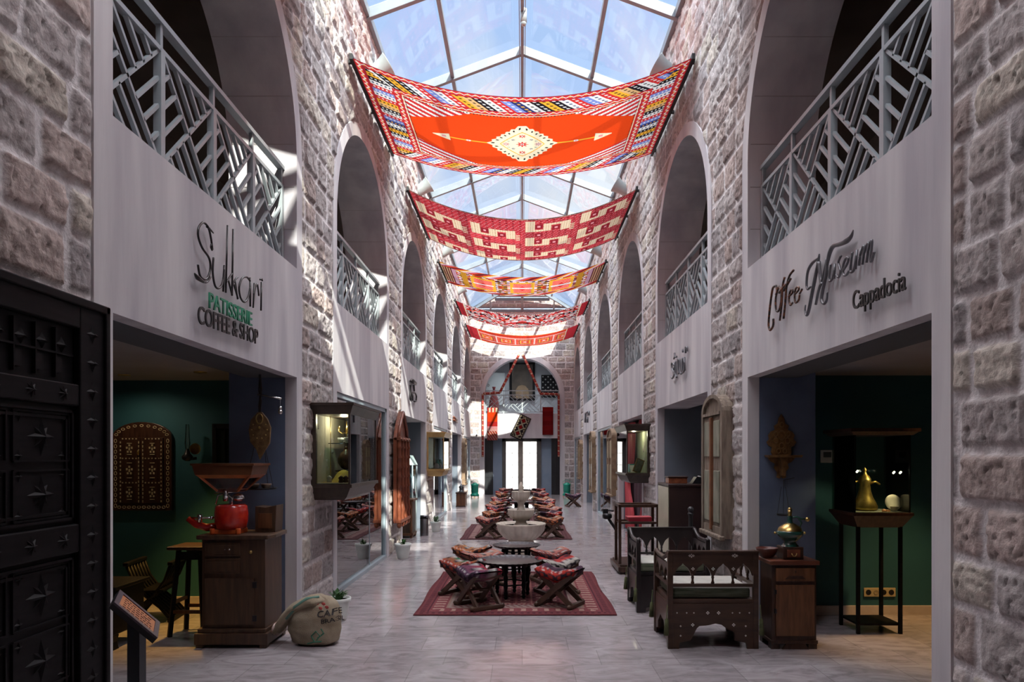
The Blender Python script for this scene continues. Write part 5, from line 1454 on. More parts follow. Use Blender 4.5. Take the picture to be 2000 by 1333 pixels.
# wall things on the left teal wall (y = 7.40)
Y = 7.395
t = thing('inlaid_shutter', 'arched pair of dark shutters with pearl inlay on the left teal wall', 'shutter', (-4.08, Y, 1.02))
def arch_poly(w, h, rise, n=14):
    p = [(-w, 0), (w, 0), (w, h-rise)]
    return p+[(w*math.cos(a), h-rise+rise*math.sin(a)) for a in np.linspace(0, PI, n)[1:-1]]+[(-w, h-rise)]
mb = MB(); mb.prism(arch_poly(.32,.95,.17), -.04, 0, 'xz'); mb.build('shutter_frame', dark_wood, t, bevel=.004)
inl = pm('bone_inlay', (0.40,0.34,0.20), (0.55,0.48,0.30), scale=30, rough=.35)
for e in (-1,1):
    mb = MB(); x0, x1 = sorted((e*.012, e*.235)); mb.box(x0,x1,-.055,-.04,.08,.78); lf = mb.build('shutter_leaf', dark_wood, t, bevel=.003)
    mb = MB()
    for (z0,z1) in ((.10,.27),(.33,.53),(.58,.74)):
        xa, xb = sorted((e*.05,e*.195)); cx_ = (xa+xb)/2
        for k in range(5):
            a = k*2*PI/5+PI/2; mb.cbox((cx_+.028*math.cos(a), -.058, (z0+z1)/2+.038*math.sin(a)),(.016,.006,.022))
        mb.cbox((cx_,-.058,(z0+z1)/2),(.014,.006,.03)); mb.cbox((cx_,-.058,z0+.02),(.05,.006,.008)); mb.cbox((cx_,-.058,z1-.02),(.05,.006,.008))
        for k in range(5): mb.cbox((xa+(xb-xa)*k/4,-.058,z1+.028),(.012,.006,.012))
    for k in range(16):
        mb.cbox((e*.022,-.058,.1+.042*k),(.008,.006,.026)); mb.cbox((e*.218,-.058,.1+.042*k),(.010,.006,.020))
    mb.build('inlay', inl, lf)
mb = MB()
for k in range(13):
    for e in (-1,1): mb.tube([(e*.28+.014*math.cos(a),-.042,.05+.058*k+.020*math.sin(a)) for a in np.linspace(0,2*PI,9)],.0035,4)
for k in range(10): mb.tube([(-.24+.053*k+.018*math.cos(a),-.042,.035+.013*math.sin(a)) for a in np.linspace(0,2*PI,9)],.0035,4)
for a0 in np.linspace(.25,PI-.25,11): mb.tube([(.28*math.cos(a0)+.018*math.cos(a),-.042,.78+.13*math.sin(a0)+.012*math.sin(a)) for a in np.linspace(0,2*PI,9)],.0035,4)
mb.build('inlay', inl, t)
mb = MB(); mb.sphere((-.022,-.07,.62),.014,8,(1,1,2)); mb.build('knob', brass, t)
t = thing('oil_lamp', 'wall oil lamp with a glass chimney and brass reflector on the left teal wall', 'lamp', (-3.50, Y-.03, 1.60))
mb = MB(); mb.lathe([(.02,.08),(.028,.14),(.022,.2),(.016,.34)], 14, (-.05,-.09,0)); mb.build('lamp_chimney', glass('chimney_glass',(.85,.9,.88),base=.08), t)
mb = MB(Matrix.Translation((0.01,-.03,.08)) @ Matrix.Rotation(PI/2,4,'X')); mb.lathe([(.001,0),(.045,.004),(.06,.015),(.055,.017),(.001,.008)],20); mb.build('reflector', brass, t)
mb = MB(); mb.lathe([(.02,-.05),(.05,-.03),(.055,0),(.03,.03),(.015,.08)],16,(-.05,-.09,0)); mb.bar((-.05,-.09,-.03),(0,0,-.02),.02,.03); mb.build('lamp_font', dark_metal, t)
t = thing('wall_frame', 'tall narrow black frame at the corner of the left teal wall', 'frame', (-3.20, Y, 1.48))
mb = MB()
for x in (-.10,.10): mb.box(x-.022,x+.022,-.05,0,0,.47)
mb.box(-.10,.10,-.05,0,0,.05); mb.box(-.10,.10,-.05,0,.42,.47); mb.box(.0,.012,-.04,-.02,.03,.45); mb.build('frame', black_wood, t, bevel=.004)
mb = MB(); mb.box(-.08,.08,-.02,-.005,.05,.42); mb.build('picture', pm('frame_dark_picture',(0.012,0.018,0.018),rough=.15), t)
# ceiling downlight
dl_mat = pm('downlight_glow', (0.9,0.6,0.3), emit=((1.0,0.55,0.2), 14.0))
def downlight(name, label, x, y, energy, col=(1.0,.62,.28), z=2.42, spot=62):
    t = thing(name, label, 'light', (x, y, z))
    mb = MB(); mb.lathe([(.035,-.008),(.055,-.012),(.062,-.004),(.062,0.0)], 24); mb.build('trim_ring', brass, t)
    mb = MB(); mb.lathe([(.001,-.006),(.036,-.007)], 24); mb.build('lamp_glow', dl_mat, t)
    l = bpy.data.lights.new('downlight_lamp', 'SPOT'); l.energy = energy; l.color = col; l.spot_size = R(spot); l.spot_blend = .7; l.shadow_soft_size = .04
    o = bpy.data.objects.new('downlight_lamp', l); COL.objects.link(o); o.parent = t; o.location = (0,0,-.03)
downlight('ceiling_downlight', 'glowing amber recessed downlight in the left shop ceiling', -4.0, 6.9, 9, col=(1.0,.75,.5), spot=165)
downlight('ceiling_downlight', 'warm downlight above the left shop floor, behind the cabinet', -3.12, 6.65, 190, col=(1.0,.55,.12), spot=70)
downlight('ceiling_downlight', 'warm recessed downlight over the floor of the right shop', 3.75, 6.05, 150, col=(1.0,.58,.22), spot=75)

# bar stool beside the cabinet
t = thing('bar_stool', 'tall black wooden stool with splayed legs beside the brown grinder cabinet', 'stool', (-2.97, 6.22, 0))
for a in (-1,1):
    for b in (-1,1):
        mb = MB(); mb.bar((a*.15,b*.15,0),(a*.095,b*.095,.77),.036,.036); mb.build('leg', black_wood, t, bevel=.003)
mb = MB(); mb.prism([(-.17,-.17),(.17,-.17),(.17,.17),(-.17,.17)], .77,.80,'xy'); mb.build('seat', dark_wood, t, bevel=.008)
mb = MB(); mb.bar((-.135,-.135,.22),(.135,-.135,.22),.022,.03); mb.bar((-.135,.135,.22),(.135,.135,.22),.022,.03); mb.bar((-.13,-.13,.30),(-.13,.13,.30),.022,.03); mb.bar((.13,-.13,.30),(.13,.13,.30),.022,.03); mb.build('stretcher', mid_wood, t)
mb = MB()
for b in (-1,1): mb.prism([(-.10,.68),(.10,.68),(.10,.75),(-.10,.75)], b*.115-.01,b*.115+.01,'xz')
mb.build('apron', black_wood, t)
# dark carved chest, carved folding chair and gold tray
t = thing('carved_chest', 'low black carved wooden chest in the near corner of the left shop', 'chest', (-3.72, 5.85, 0))
mb = MB(); mb.box(-.42,.36,-.22,.25,.12,.50); mb.build('body', black_wood, t, bevel=.01)
mb = MB(); mb.box(-.45,.40,-.25,.28,.50,.53); mb.build('chest_lid', black_wood, t, bevel=.008)
for a in (-.37,.31):
    for b in (-.17,.20):
        mb = MB(); mb.prism([(a-.05,0),(a+.05,0),(a+.035,.06),(a+.05,.12),(a-.05,.12),(a-.035,.06)], b-.04,b+.04,'xz'); mb.build('foot', black_wood, t, bevel=.004)
mb = MB()
for k in range(5): mb.tube([(-.34+.16*k+.05*math.cos(a),-.225,.31+.09*math.sin(a)) for a in np.linspace(0,2*PI,13)],.008,5)
mb.build('carving', dark_wood, t)
t = thing('gold_plate', 'thin gold-rimmed round plate on the black carved chest', 'plate', (-3.62, 5.9, .53))
mb = MB(); mb.lathe([(.001,.10),(.06,.10),(.085,.115),(.083,.118),(.06,.106),(.001,.106)],28); mb.build('plate_rim', pm('gold_plate',(0.55,.28,.08),(.65,.36,.12),scale=9,rough=.3,metal=.4), t)
mb = MB(); mb.lathe([(.05,0),(.04,.02),(.02,.06),(.03,.10)],16); mb.build('stand', dark_wood, t)
t = thing('carved_folding_chair', 'black carved folding chair with slatted crossed sides in the left shop', 'chair', (-3.62, 6.80, 0), R(8))
for k in range(7):
    y = -.20+.40*k/6
    for e in (-1,1):
        mb = MB(); mb.tube([(e*.20,y,.02),(e*.10,y,.14),(-e*.04,y,.26),(-e*.14,y,.40),(-e*.20,y,.56)],[.016,.014,.013,.014,.018],6); mb.build('slat', black_wood, t)
for e in (-1,1):
    mb = MB(); mb.cbox((e*.20,0,.02),(.05,.46,.04)); mb.build('foot_bar', black_wood, t, bevel=.006)
    mb = MB(); mb.cbox((-e*.20,0,.565),(.05,.46,.035)); mb.build('rail', black_wood, t, bevel=.006)
mb = MB(); mb.cbox((0,0,.30),(.26,.42,.02)); mb.build('seat', black_wood, t)

# ================================================================ right side: armchairs
cush_wh = pm('cushion_top', (0.42,0.41,0.37), (0.50,0.49,0.44), scale=12, rough=.9)
cush_gr = pm('cushion_green', (0.065,0.085,0.05), (0.13,0.15,0.10), scale=5, rough=.85, stretch=(1,1,14), lo=.4, hi=.6)
chair_br = pm('chair_brown', (0.034,0.015,0.008), (0.060,0.028,0.015), scale=5, rough=.35, stretch=(1,1,5), bump=.05)
chair_bk = pm('chair_black', (0.014,0.011,0.012), (0.028,0.021,0.022), scale=5, rough=.35)
tassel_m = pm('tassel_green', (0.07,0.085,0.035), (0.11,0.125,0.055), scale=30, rough=.95)
def arcade(mb, x0, x1, z0, z1, y, n, th=.02, top=.06, put=None):
    """a pierced rail: n pointed arches between little columns, solid band above"""
    w = (x1-x0)/n
    P = (lambda a, t, b: (a, t, b)) if put is None else put
    for i in range(n):
        a, b = x0+i*w, x0+(i+1)*w; c = (a+b)/2; zt = z1-top; hs = (z1-z0)*.45
        # spandrel pieces left and right of each pointed arch
        for e in (-1, 1):
            pts = []
            xo = a if e < 0 else b
            for k in range(7):
                q = k/6; xx = c + e*(w/2-.012)*(1-q); zz = zt-hs*(1-q)**1.0*(1-.35*math.sin(q*PI)) ; pts.append((xx, zz))
            poly = [(xo, zt-hs)]+pts+[(c, z1),(xo, z1)]
            vs = [P(p[0], y-th/2, p[1]) for p in poly]+[P(p[0], y+th/2, p[1]) for p in poly]
            m = len(poly)
            mb.add(vs, [tuple(range(m)), tuple(range(2*m-1, m-1, -1))]+[(j, j+m, (j+1) % m+m, (j+1) % m) for j in range(m)])
    for i in range(1, n):
        xx = x0+i*w
        ps = [P(xx, y, z) for z in np.linspace(z0, z1-top-(z1-z0)*.40, 7)]
        mb.tube(ps, [.010,.016,.010,.009,.013,.010,.014], 8)
def armchair(loc, rz, wood, label):
    t = thing('inlaid_armchair', label, 'armchair', loc, rz, 'carved armchairs with pearl inlay')
    w, d = .355, .29     # half width, half depth; back at -y
    for a in (-1,1):
        for b in (-1,1):
            mb = MB(); mb.box(a*w-.022,a*w+.022,b*d-.022,b*d+.022,0,.74 if b > 0 else .80); mb.build('leg', wood, t, bevel=.005)
    # back rail
    mb = MB(); mb.box(-w,w,-d-.015,-d+.015,.745,.80); mb.prism([(-w-.02,.80),(w+.02,.80),(w+.02,.815),(-w-.02,.815)],-d-.03,-d+.03,'xz'); arcade(mb,-w+.02,w-.02,.535,.76,-d,4,.022,.05); mb.box(-w,w,-d-.015,-d+.015,.515,.54); mb.build('backrest', wood, t)
    mb = MB()
    def dot(x, z, r, y=-d-.017):
        for k in range(4):
            a = k*PI/2; q = .8*r; mb.add([(x+q*math.cos(a)+r*.5*math.cos(b), y, z+q*math.sin(a)+r*.5*math.sin(b)) for b in np.linspace(0,2*PI,7)[:-1]]+[(x+q*math.cos(a)+r*.5*math.cos(b), y+.006, z+q*math.sin(a)+r*.5*math.sin(b)) for b in np.linspace(0,2*PI,7)[:-1]], [tuple(range(6)), tuple(range(11,5,-1))]+[(j,(j+1) % 6,(j+1) % 6+6,j+6) for j in range(6)])
    for x in (-.18,.18): dot(x,.775,.013); dot(x+.016,.775,.008); dot(x-.016,.775,.008)
    for i in range(1,4): dot(-w+.02+(2*w-.04)*i/4,.665,.011)
    mb.build('inlay', inlay, t)
    # side arms with a scroll top
    for a in (-1,1):
        mb = MB(); put = lambda p, tt, z: (tt, p, z)
        arcade(mb,-d+.02,d-.02,.535,.70,a*w,3,.022,.035,put); mb.box(a*w-.015,a*w+.015,-d,d,.515,.54)
        mb.tube([(a*w,-d,.80),(a*w,-d+.06,.795),(a*w,-d+.14,.755),(a*w,-d+.24,.728),(a*w,d-.10,.728),(a*w,d-.03,.745),(a*w,d+.03,.735)],.020,8)
        mb.build('armrest', wood, t)
    mb = MB(); mb.box(-w+.03,w-.03,-d+.03,d-.01,.415,.495); mb.build('cushion', cush_gr, t, bevel=.018)
    mb = MB(); mb.box(-w+.035,w-.035,-d+.035,d-.015,.494,.508); mb.build('cushion_top', cush_wh, t, bevel=.006)
    mb = MB(); mb.box(-w,w,-d,d,.375,.41); mb.build('seat_board', wood, t, bevel=.004)
    # aprons with a cusped arch cut out
    def cusp(hw, top, x0):
        pts = []
        for q in np.linspace(0, 1, 21):
            ang = PI*q; r = 1-.10*abs(math.sin(ang*3.5)); pts.append((x0-hw*math.cos(ang)*r, .02+top*math.sin(ang)**.7*r))
        return pts
    def apron(hw_, sgn, axis):
        mb = MB(); c = cusp(hw_*.56, .20, 0)
        y = sgn*(d if axis == 'x' else w)
        poly = [(-hw_,.375),(-hw_,.0),(-hw_*.80,.0),(-hw_*.78,.05)]+[p for p in c if p[1] > .05]+[(hw_*.78,.05),(hw_*.80,.0),(hw_,.0),(hw_,.375)]
        mb.prism(poly, y-.014, y+.014, 'xz' if axis == 'x' else 'yz'); mb.build('apron', wood, t)
    for s_ in (-1,1): apron(w, s_, 'x'); apron(d, s_, 'y')
    mb = MB()
    for x in (-.30,-.22,-.16,.16,.22,.30): dot(x,.30,.005)
    for x in (-.045,.045): dot(x,.30,.011)
    for x in (-.17,.17): dot(x,.20,.011)
    for x in (-.27,.27): dot(x,.19,.006); dot(x,.11,.006)
    mb.build('inlay', inlay, t)
    for a in (-1,1):
        for b in (-1,1):
            mb = MB(); mb.tube([(a*(w+.03),b*(d+.03),.37),(a*(w+.035),b*(d+.035),.26),(a*(w+.035),b*(d+.035),.25),(a*(w+.04),b*(d+.04),.12)],[.004,.004,.016,.022],8); mb.build('tassel', tassel_m, t)
    return t
armchair((1.585, 6.0, 0), 0, chair_br, 'brown carved armchair with pearl inlay seen from behind, nearer of the two')
armchair((1.545, 7.32, 0), PI, chair_bk, 'blackish carved armchair facing the camera, behind the brown one')

# small cabinet, grinder and bowl
cab2 = thing('small_cabinet', 'small brown wooden cabinet with one drawer and one door in the right entrance', 'cabinet', (2.255, 5.82, 0))
mb = MB(); mb.box(-.185,.185,-.13,.15,.05,.70); mb.box(-.195,.195,-.14,.16,.045,.075); mb.build('body', dark_wood, cab2, bevel=.004)
mb = MB(); mb.box(-.205,.205,-.155,.17,.70,.735); mb.build('cabinet_top', pm('red_brown_top',(0.10,0.028,0.015),(.14,.045,.022),scale=4,rough=.35), cab2, bevel=.006)
mb = MB(); mb.box(-.155,.165,-.145,-.13,.565,.675); dd = mb.build('drawer', mid_wood, cab2, bevel=.003)
mb = MB(); mb.prism([(-.08,.585),(.09,.585),(.06,.61),(-.05,.61)],-.15,-.144,'xz'); mb.cbox((0.005,-.15,.645),(.01,.008,.02)); mb.build('drawer_pull', dark_wood, dd)
mb = MB(); mb.box(-.155,.165,-.143,-.13,.11,.535); dd = mb.build('cabinet_door', mid_wood, cab2, bevel=.003)
for a_ in (.46,.30):
    mb = MB(); mb.box(-.165,-.150,-.149,-.13,a_,a_+.035); mb.build('hinge', dark_metal, dd)
for x in (-.19,.12):
    for y in (-.13,.08):
        mb = MB(); mb.box(x,x+.07,y,y+.07,0,.05); mb.build('foot', dark_wood, cab2)
mb = MB(); mb.prism([(-.10,.0),(.12,.0),(.09,.045),(-.07,.045)],-.14,-.12,'xz'); mb.build('plinth', dark_wood, cab2)
g = thing('green_grinder', 'dark green coffee mill with brass dome and knob on the small right cabinet', 'coffee grinder', (2.27, 5.82, .735))
green_lac = pm('dark_green_lacquer', (0.012,0.06,0.045), (0.02,0.08,0.06), scale=8, rough=.2, coat=.5)
mb = MB(); mb.box(-.085,.085,-.08,.08,0,.105); mb.build('mill_box', dark_wood, g, bevel=.006)
mb = MB(); mb.box(-.055,.055,-.09,-.08,.02,.085); dd = mb.build('drawer', red_wood, g, bevel=.003)
mb = MB(); mb.tube([(.018*math.cos(a),-.10,.048+.018*math.sin(a)) for a in np.linspace(PI,2*PI,8)],.004,6); mb.sphere((-.02,-.095,.05),.006,6); mb.sphere((.02,-.095,.05),.006,6); mb.build('handle', brass, dd)
mb = MB(); mb.lathe([(.075,.105),(.06,.12),(.045,.14),(.08,.17),(.105,.20),(.11,.225),(.10,.235)],28); mb.build('mill_bowl', green_lac, g)
mb = MB(); mb.lathe([(.10,.235),(.09,.26),(.05,.29),(.03,.30),(.001,.302)],28); mb.sphere((-.125,0,.215),.012,8); mb.sphere((.125,0,.215),.012,8); mb.build('mill_dome', brass, g)
mb = MB(); mb.lathe([(.03,.29),(.022,.31),(.02,.35),(.024,.36)],14); mb.tube([(0,0,.345),(.06,0,.35),(.10,0,.335),(.13,0,.33)],.009,8); mb.tube([(.07,0,.345),(.10,0,.30),(.08,0,.26)],.008,8); mb.build('mill_neck', green_lac, g)
mb = MB(); mb.cyl((0,0,.36),(0,0,.41),.015,.018); mb.sphere((0,0,.415),.018,10); mb.sphere((.15,0,.33),.02,10); mb.build('knob', brass, g)
t = thing('round_bowl', 'dark red wooden bowl beside the green coffee mill', 'bowl', (2.09, 5.86, .735))
mb = MB(); mb.lathe([(.03,0),(.055,.01),(.085,.06),(.092,.085),(.084,.085),(.05,.02),(.001,.015)],26); mb.build('bowl_body', pm('bowl_red',(0.07,.018,.012),(.11,.03,.02),scale=8,rough=.35), t)

# wall bracket with small hanging basket (on the blue partition, y = 6.504)
Y = 6.50
t = thing('carved_bracket', 'gold-brown carved wooden wall bracket shelf on the right blue wall', 'shelf', (2.45, Y, 1.60))
gb = pm('gilt_carving', (0.10,0.048,0.012), (0.20,0.10,0.03), scale=26, rough=.5, bump=.6, bscale=60)
half = [(.0,.40),(.025,.36),(.035,.31),(.07,.29),(.06,.25),(.10,.235),(.125,.20),(.115,.165),(.14,.135),(.12,.10),(.09,.085),(.10,.04),(.08,.0)]
poly = half+[(-a, b) for a, b in half[::-1][:-1]]
mb = MB(); mb.prism(poly, -.022, 0, 'xz'); mb.build('carved_back', gb, t, bevel=.005)
mb = MB()
for (a, b, r) in ((0,.20,.035),(.055,.15,.022),(-.055,.15,.022),(0,.10,.022),(.06,.21,.018),(-.06,.21,.018),(0,.30,.018),(.03,.05,.018),(-.03,.05,.018)):
    mb.tube([(a+r*math.cos(q),-.024,b+r*1.2*math.sin(q)) for q in np.linspace(0,2*PI,11)],.006,5)
mb.build('carving', gold_wood if False else pm('gilt_high',(0.20,.11,.035),rough=.4), t)
mb = MB(); mb.prism([(-.15,-.01),(.15,-.01),(.16,.012),(-.16,.012)], -.13, 0, 'xz'); mb.build('shelf_board', gb, t, bevel=.004)
mb = MB(); h2 = [(.13,-.01),(.10,-.05),(.06,-.07),(.07,-.11),(.04,-.15),(.045,-.20),(.015,-.21),(.0,-.19)]; mb.prism(h2+[(-a,b) for a, b in h2[::-1][1:]], -.02, 0, 'xz'); mb.prism([(-.02,-.18),(.02,-.18),(.03,-.01),(-.03,-.01)],-.08,0,'xz'); mb.build('carved_support', gb, t, bevel=.004)
t = thing('hanging_basket_scale', 'tiny wire balance basket hanging under the carved right bracket', 'basket', (2.41, Y-.17, 1.05))
mb = MB()
for a in (-.055,.055,0): mb.cyl((a,0,.02),(a*.35,0,.27),.0022,n=4)
mb.lathe([(.001,0),(.055,.004),(.062,.018)],18); mb.cyl((0,0,.27),(0,0,.33),.002,n=4); mb.cyl((0,0,.33),(0.12,.05,.35),.003,n=5); mb.build('wire_basket', dark_metal, t)

# right teal wall (y = 6.95)
Y = 6.946
t = thing('thermostat', 'white square thermostat with a grey screen on the right teal wall', 'thermostat', (3.08, Y, 1.60))
mb = MB(); mb.box(-.065,.065,-.02,0,-.065,.065); mb.build('thermostat_body', pm('white_plastic',(.55,.55,.55),rough=.4), t, bevel=.006)
mb = MB(); mb.box(-.04,.04,-.023,-.019,-.01,.045); mb.build('screen', pm('screen_grey',(.10,.12,.13),rough=.2), t)
t = thing('socket_plate', 'cream four-gang socket strip low on the right teal wall', 'socket', (3.615, Y, .225))
mb = MB(); mb.box(-.16,.16,-.012,0,-.045,.045); mb.build('plate', pm('cream_plastic',(.45,.38,.22),rough=.4), t, bevel=.004)
for i in range(4):
    mb = MB(); M_ = Matrix.Translation((-.115+.077*i,-.0125,0)) @ Matrix.Rotation(PI/2,4,'X'); mb.M = M_
    mb.lathe([(.028,0),(.024,.004),(.018,.001),(.001,.001)],14); mb.build('socket', dark_metal if i % 3 != 1 else pm('socket_cream',(.3,.25,.15),rough=.5), t)

# display stand with brass ewer
ds = thing('display_stand', 'tall dark-framed glass display stand holding a brass ewer in the right shop', 'display case', (3.215, 6.345, 0))
w, d = .19, .165
for a in (-1,1):
    for b in (-1,1):
        mb = MB(); mb.box(a*w-.014,a*w+.014,b*d-.014,b*d+.014,0,1.0); mb.build('leg', black_wood, ds)
mb = MB(); mb.box(-w,w,-d,d,.075,.095); mb.build('lower_shelf', black_wood, ds)
mb = MB(); 
def frus2(mb, z0, a0, b0, z1, a1, b1):
    mb.add([(-a0,-b0,z0),(a0,-b0,z0),(a0,b0,z0),(-a0,b0,z0),(-a1,-b1,z1),(a1,-b1,z1),(a1,b1,z1),(-a1,b1,z1)],[(0,3,2,1),(4,5,6,7),(0,1,5,4),(1,2,6,5),(2,3,7,6),(3,0,4,7)])
frus2(mb, .96, w+.01, d+.01, 1.07, w+.075, d+.075); frus2(mb, 1.07, w+.08, d+.08, 1.095, w+.08, d+.08); mb.build('case_base', dark_wood, ds)
mb = MB(); frus2(mb, 1.79, w+.075, d+.075, 1.82, w+.11, d+.11); frus2(mb, 1.82, w+.12, d+.12, 1.85, w+.12, d+.12); mb.build('canopy', dark_wood, ds)
mb = MB(); g_ = w+.06; h_ = d+.06
for (x0,x1,y0,y1) in ((-g_,g_,-h_,-h_+.005),(-g_,g_,h_-.005,h_),(-g_,-g_+.005,-h_,h_),(g_-.005,g_,-h_,h_)): mb.box(x0,x1,y0,y1,1.095,1.79)
mb.build('glass_panel', glass('stand_glass',(.90,.95,.92)), ds)
for q_ in (g_-.01,-g_):
    mb = MB(); mb.box(q_,q_+.01,-h_,-h_+.01,1.095,1.79); mb.build('corner_post', black_wood, ds)
mb = MB(); mb.box(-w-.04,w+.04,-d-.04,d+.04,1.095,1.10); mb.build('case_floor', pm('case_cloth',(.30,.30,.22),rough=.8), ds)
for (x, z) in ((-.19,1.47),(.14,1.46),(.20,1.46)):
    mb = MB(); mb.cyl((x,-.16,z),(x,-.14,z-.012),.008); mb.build('led_lamp', pm('led_glow',(1,.95,.85),emit=((1,.9,.7),6.0)), ds)
l = bpy.data.lights.new('led_lamp_light', 'SPOT'); l.energy = 9; l.color = (1,.78,.42); l.shadow_soft_size = .02; l.spot_size = R(80); l.spot_blend = .5
o = bpy.data.objects.new('led_lamp_light', l); COL.objects.link(o); o.parent = ds; o.location = (.16,-.20,1.60); o.rotation_euler = Vector((-.2,.22,-.36)).to_track_quat('-Z','Y').to_euler()
t = thing('brass_ewer', 'brass ewer with a conical body inside the right display stand', 'ewer', (3.175, 6.36, 1.10))
brass_old = pm('brass_old', (0.50,0.36,0.10), (0.30,0.20,0.05), scale=22, rough=.38, metal=.85)
mb = MB(); mb.lathe([(.085,0),(.11,.01),(.108,.04),(.095,.075),(.07,.12),(.052,.18),(.045,.24),(.055,.27),(.05,.285)],30); mb.build('ewer_body', brass_old, t)
mb = MB(); mb.lathe([(.055,.285),(.04,.315),(.02,.335),(.012,.36),(.018,.375),(.001,.40)],20); mb.build('lid', brass_old, t)
mb = MB(); mb.tube([(-.055,0,.27),(-.12,0,.26),(-.14,0,.18),(-.11,0,.09),(-.085,0,.07)],.010,8); mb.tube([(.05,0,.25),(.10,0,.265),(.14,0,.24)],[.014,.01,.008],8); mb.build('handle', brass_old, t)
t = thing('saucer', 'white saucer standing upright beside the brass ewer', 'plate', (3.40, 6.30, 1.175))
mb = MB(Matrix.Rotation(R(78),4,'X')); mb.lathe([(.001,0),(.045,.002),(.075,.012),(.073,.016),(.04,.008),(.001,.006)],28); mb.build('plate', pm('china',(.78,.74,.64),rough=.3), t)
t = thing('coffee_cup', 'small white cup in front of the upright saucer in the display stand', 'cup', (3.375, 6.22, 1.10))
mb = MB(); mb.lathe([(.02,0),(.022,.006),(.034,.035),(.038,.05),(.034,.05),(.02,.012),(.001,.010)],18); mb.build('cup_bowl', pm('china2',(.6,.56,.45),rough=.3), t)
t = thing('sugar_pot', 'small orange and white piece on the display stand floor beside the ewer', 'ornament', (3.27, 6.20, 1.10))
mb = MB(); mb.lathe([(.015,0),(.02,.01),(.012,.02),(.001,.026)],10); mb.cbox((.035,0,.008),(.03,.02,.016)); mb.build('ornament_body', pm('orange_bit',(.75,.32,.15),rough=.4), t)

# ================================================================ right wall shutter panels
old_green = pm('old_green_paint', (0.16,0.16,0.12), (0.27,0.26,0.20), scale=10, rough=.85, bump=.4, detail=8, stretch=(1,1,.4))
old_wood = pm('old_grey_wood', (0.12,0.09,0.07), (0.26,0.21,0.16), scale=8, rough=.85, bump=.4, stretch=(3,3,.5), detail=8)
def shutter_panel(name, label, sg, y0, y1, z0, z1, frame_m, panel_m, strip_m, x=None, rows=((.07,.46),(.53,.86))):
    yc = (y0+y1)/2; hw_ = (y1-y0)/2; H = z1-z0; x = HW-.10 if x is None else x
    t = thing(name, label, 'shutter', (sg*x, yc, z0))
    X = lambda a: -sg*a
    def bx(mb, a0, a1, u0, u1, w0, w1): x0, x1 = sorted((X(a0), X(a1))); mb.box(x0, x1, u0, u1, w0, w1)
    rise = min(hw_, H*.13)
    ap = arch_poly(hw_, H, rise)
    mb = MB(); mb.prism(ap, X(-.10), X(0.0), 'yz'); mb.build('shutter_board', frame_m, t)
    out_ = arch_poly(hw_, H, rise, 18)[2:]; inn = [(p[0]*.84, (p[1]-(H-rise))*.80+(H-rise)) for p in out_]
    mb = MB()
    A_ = [(X(.03), p[0], p[1]) for p in out_]; B_ = [(X(.03), p[0], p[1]) for p in inn]; A2 = [(X(0), p[0], p[1]) for p in out_]; B2 = [(X(0), p[0], p[1]) for p in inn]
    mb.strip(A_, B_); mb.strip(A2, A_); mb.strip(B_, B2)
    bx(mb, 0, .03, -hw_, -hw_*.84, 0, H-rise); bx(mb, 0, .03, hw_*.84, hw_, 0, H-rise); bx(mb, 0, .035, -hw_*.84, hw_*.84, H-rise-.03, H-rise)
    bx(mb, 0, .02, -hw_*.84, hw_*.84, 0, H*.07); mb.build('shutter_frame', frame_m, t)
    mb = MB(); bx(mb, 0, .055, -hw_-.02, hw_+.02, -.02, .03); mb.build('sill_moulding', frame_m, t, bevel=.012)
    for e in (-1,1):
        a, b = sorted((e*.03, e*hw_*.82))
        mb = MB(); bx(mb, 0, .012, a, b, H*.07, H-rise-.04); lf = mb.build('shutter_leaf', frame_m, t)
        mb = MB(); q = .045
        for (r0, r1) in rows: bx(mb, .012, .026, a+q, b-q*.8, H*r0+.04, min(H*r1, H-rise-.09))
        mb.build('raised_panel', panel_m, lf, bevel=.008)
    mb = MB(); bx(mb, 0, .045, -.028, .022, H*.04, H-rise-.05); mb.build('centre_strip', strip_m, t, bevel=.005)
    return t
shutter_panel('window_shutter', 'tall arched grey-green weathered shutter hung on the nearest right pier', 1, 6.95, 7.74, .76, 2.26, old_wood, old_green, pm('rust_wood',(0.14,.05,.022),(.22,.09,.04),scale=8,rough=.7))
brn = pm('shutter_brown', (0.16,0.10,0.06), (0.26,0.18,0.11), scale=8, rough=.7, bump=.2)
shutter_panel('window_shutter', 'narrow arched brown shutter on the third right pier, beyond the display box', 1, 15.5, 16.45, 1.0-.3, 2.25, brn, pm('shutter_pale',(0.36,.30,.20),rough=.7), brn)
shutter_panel('window_shutter', 'tall narrow brown shutter on the fourth right pier', 1, 19.9, 20.8, .55, 2.35, brn, dark_wood, brn)
shutter_panel('window_shutter', 'thin arched shutter on the right pier nearest the end wall', 1, 24.2, 25.0, .8, 2.2, brn, pm('shutter_gold',(0.32,.25,.13),rough=.7), brn)
shutter_panel('window_shutter', 'thin pale brown shutter on the left pier nearest the end wall', -1, 24.2, 25.0, .6, 2.25, brn, pm('shutter_gold2',(0.32,.25,.15),rough=.7), brn)
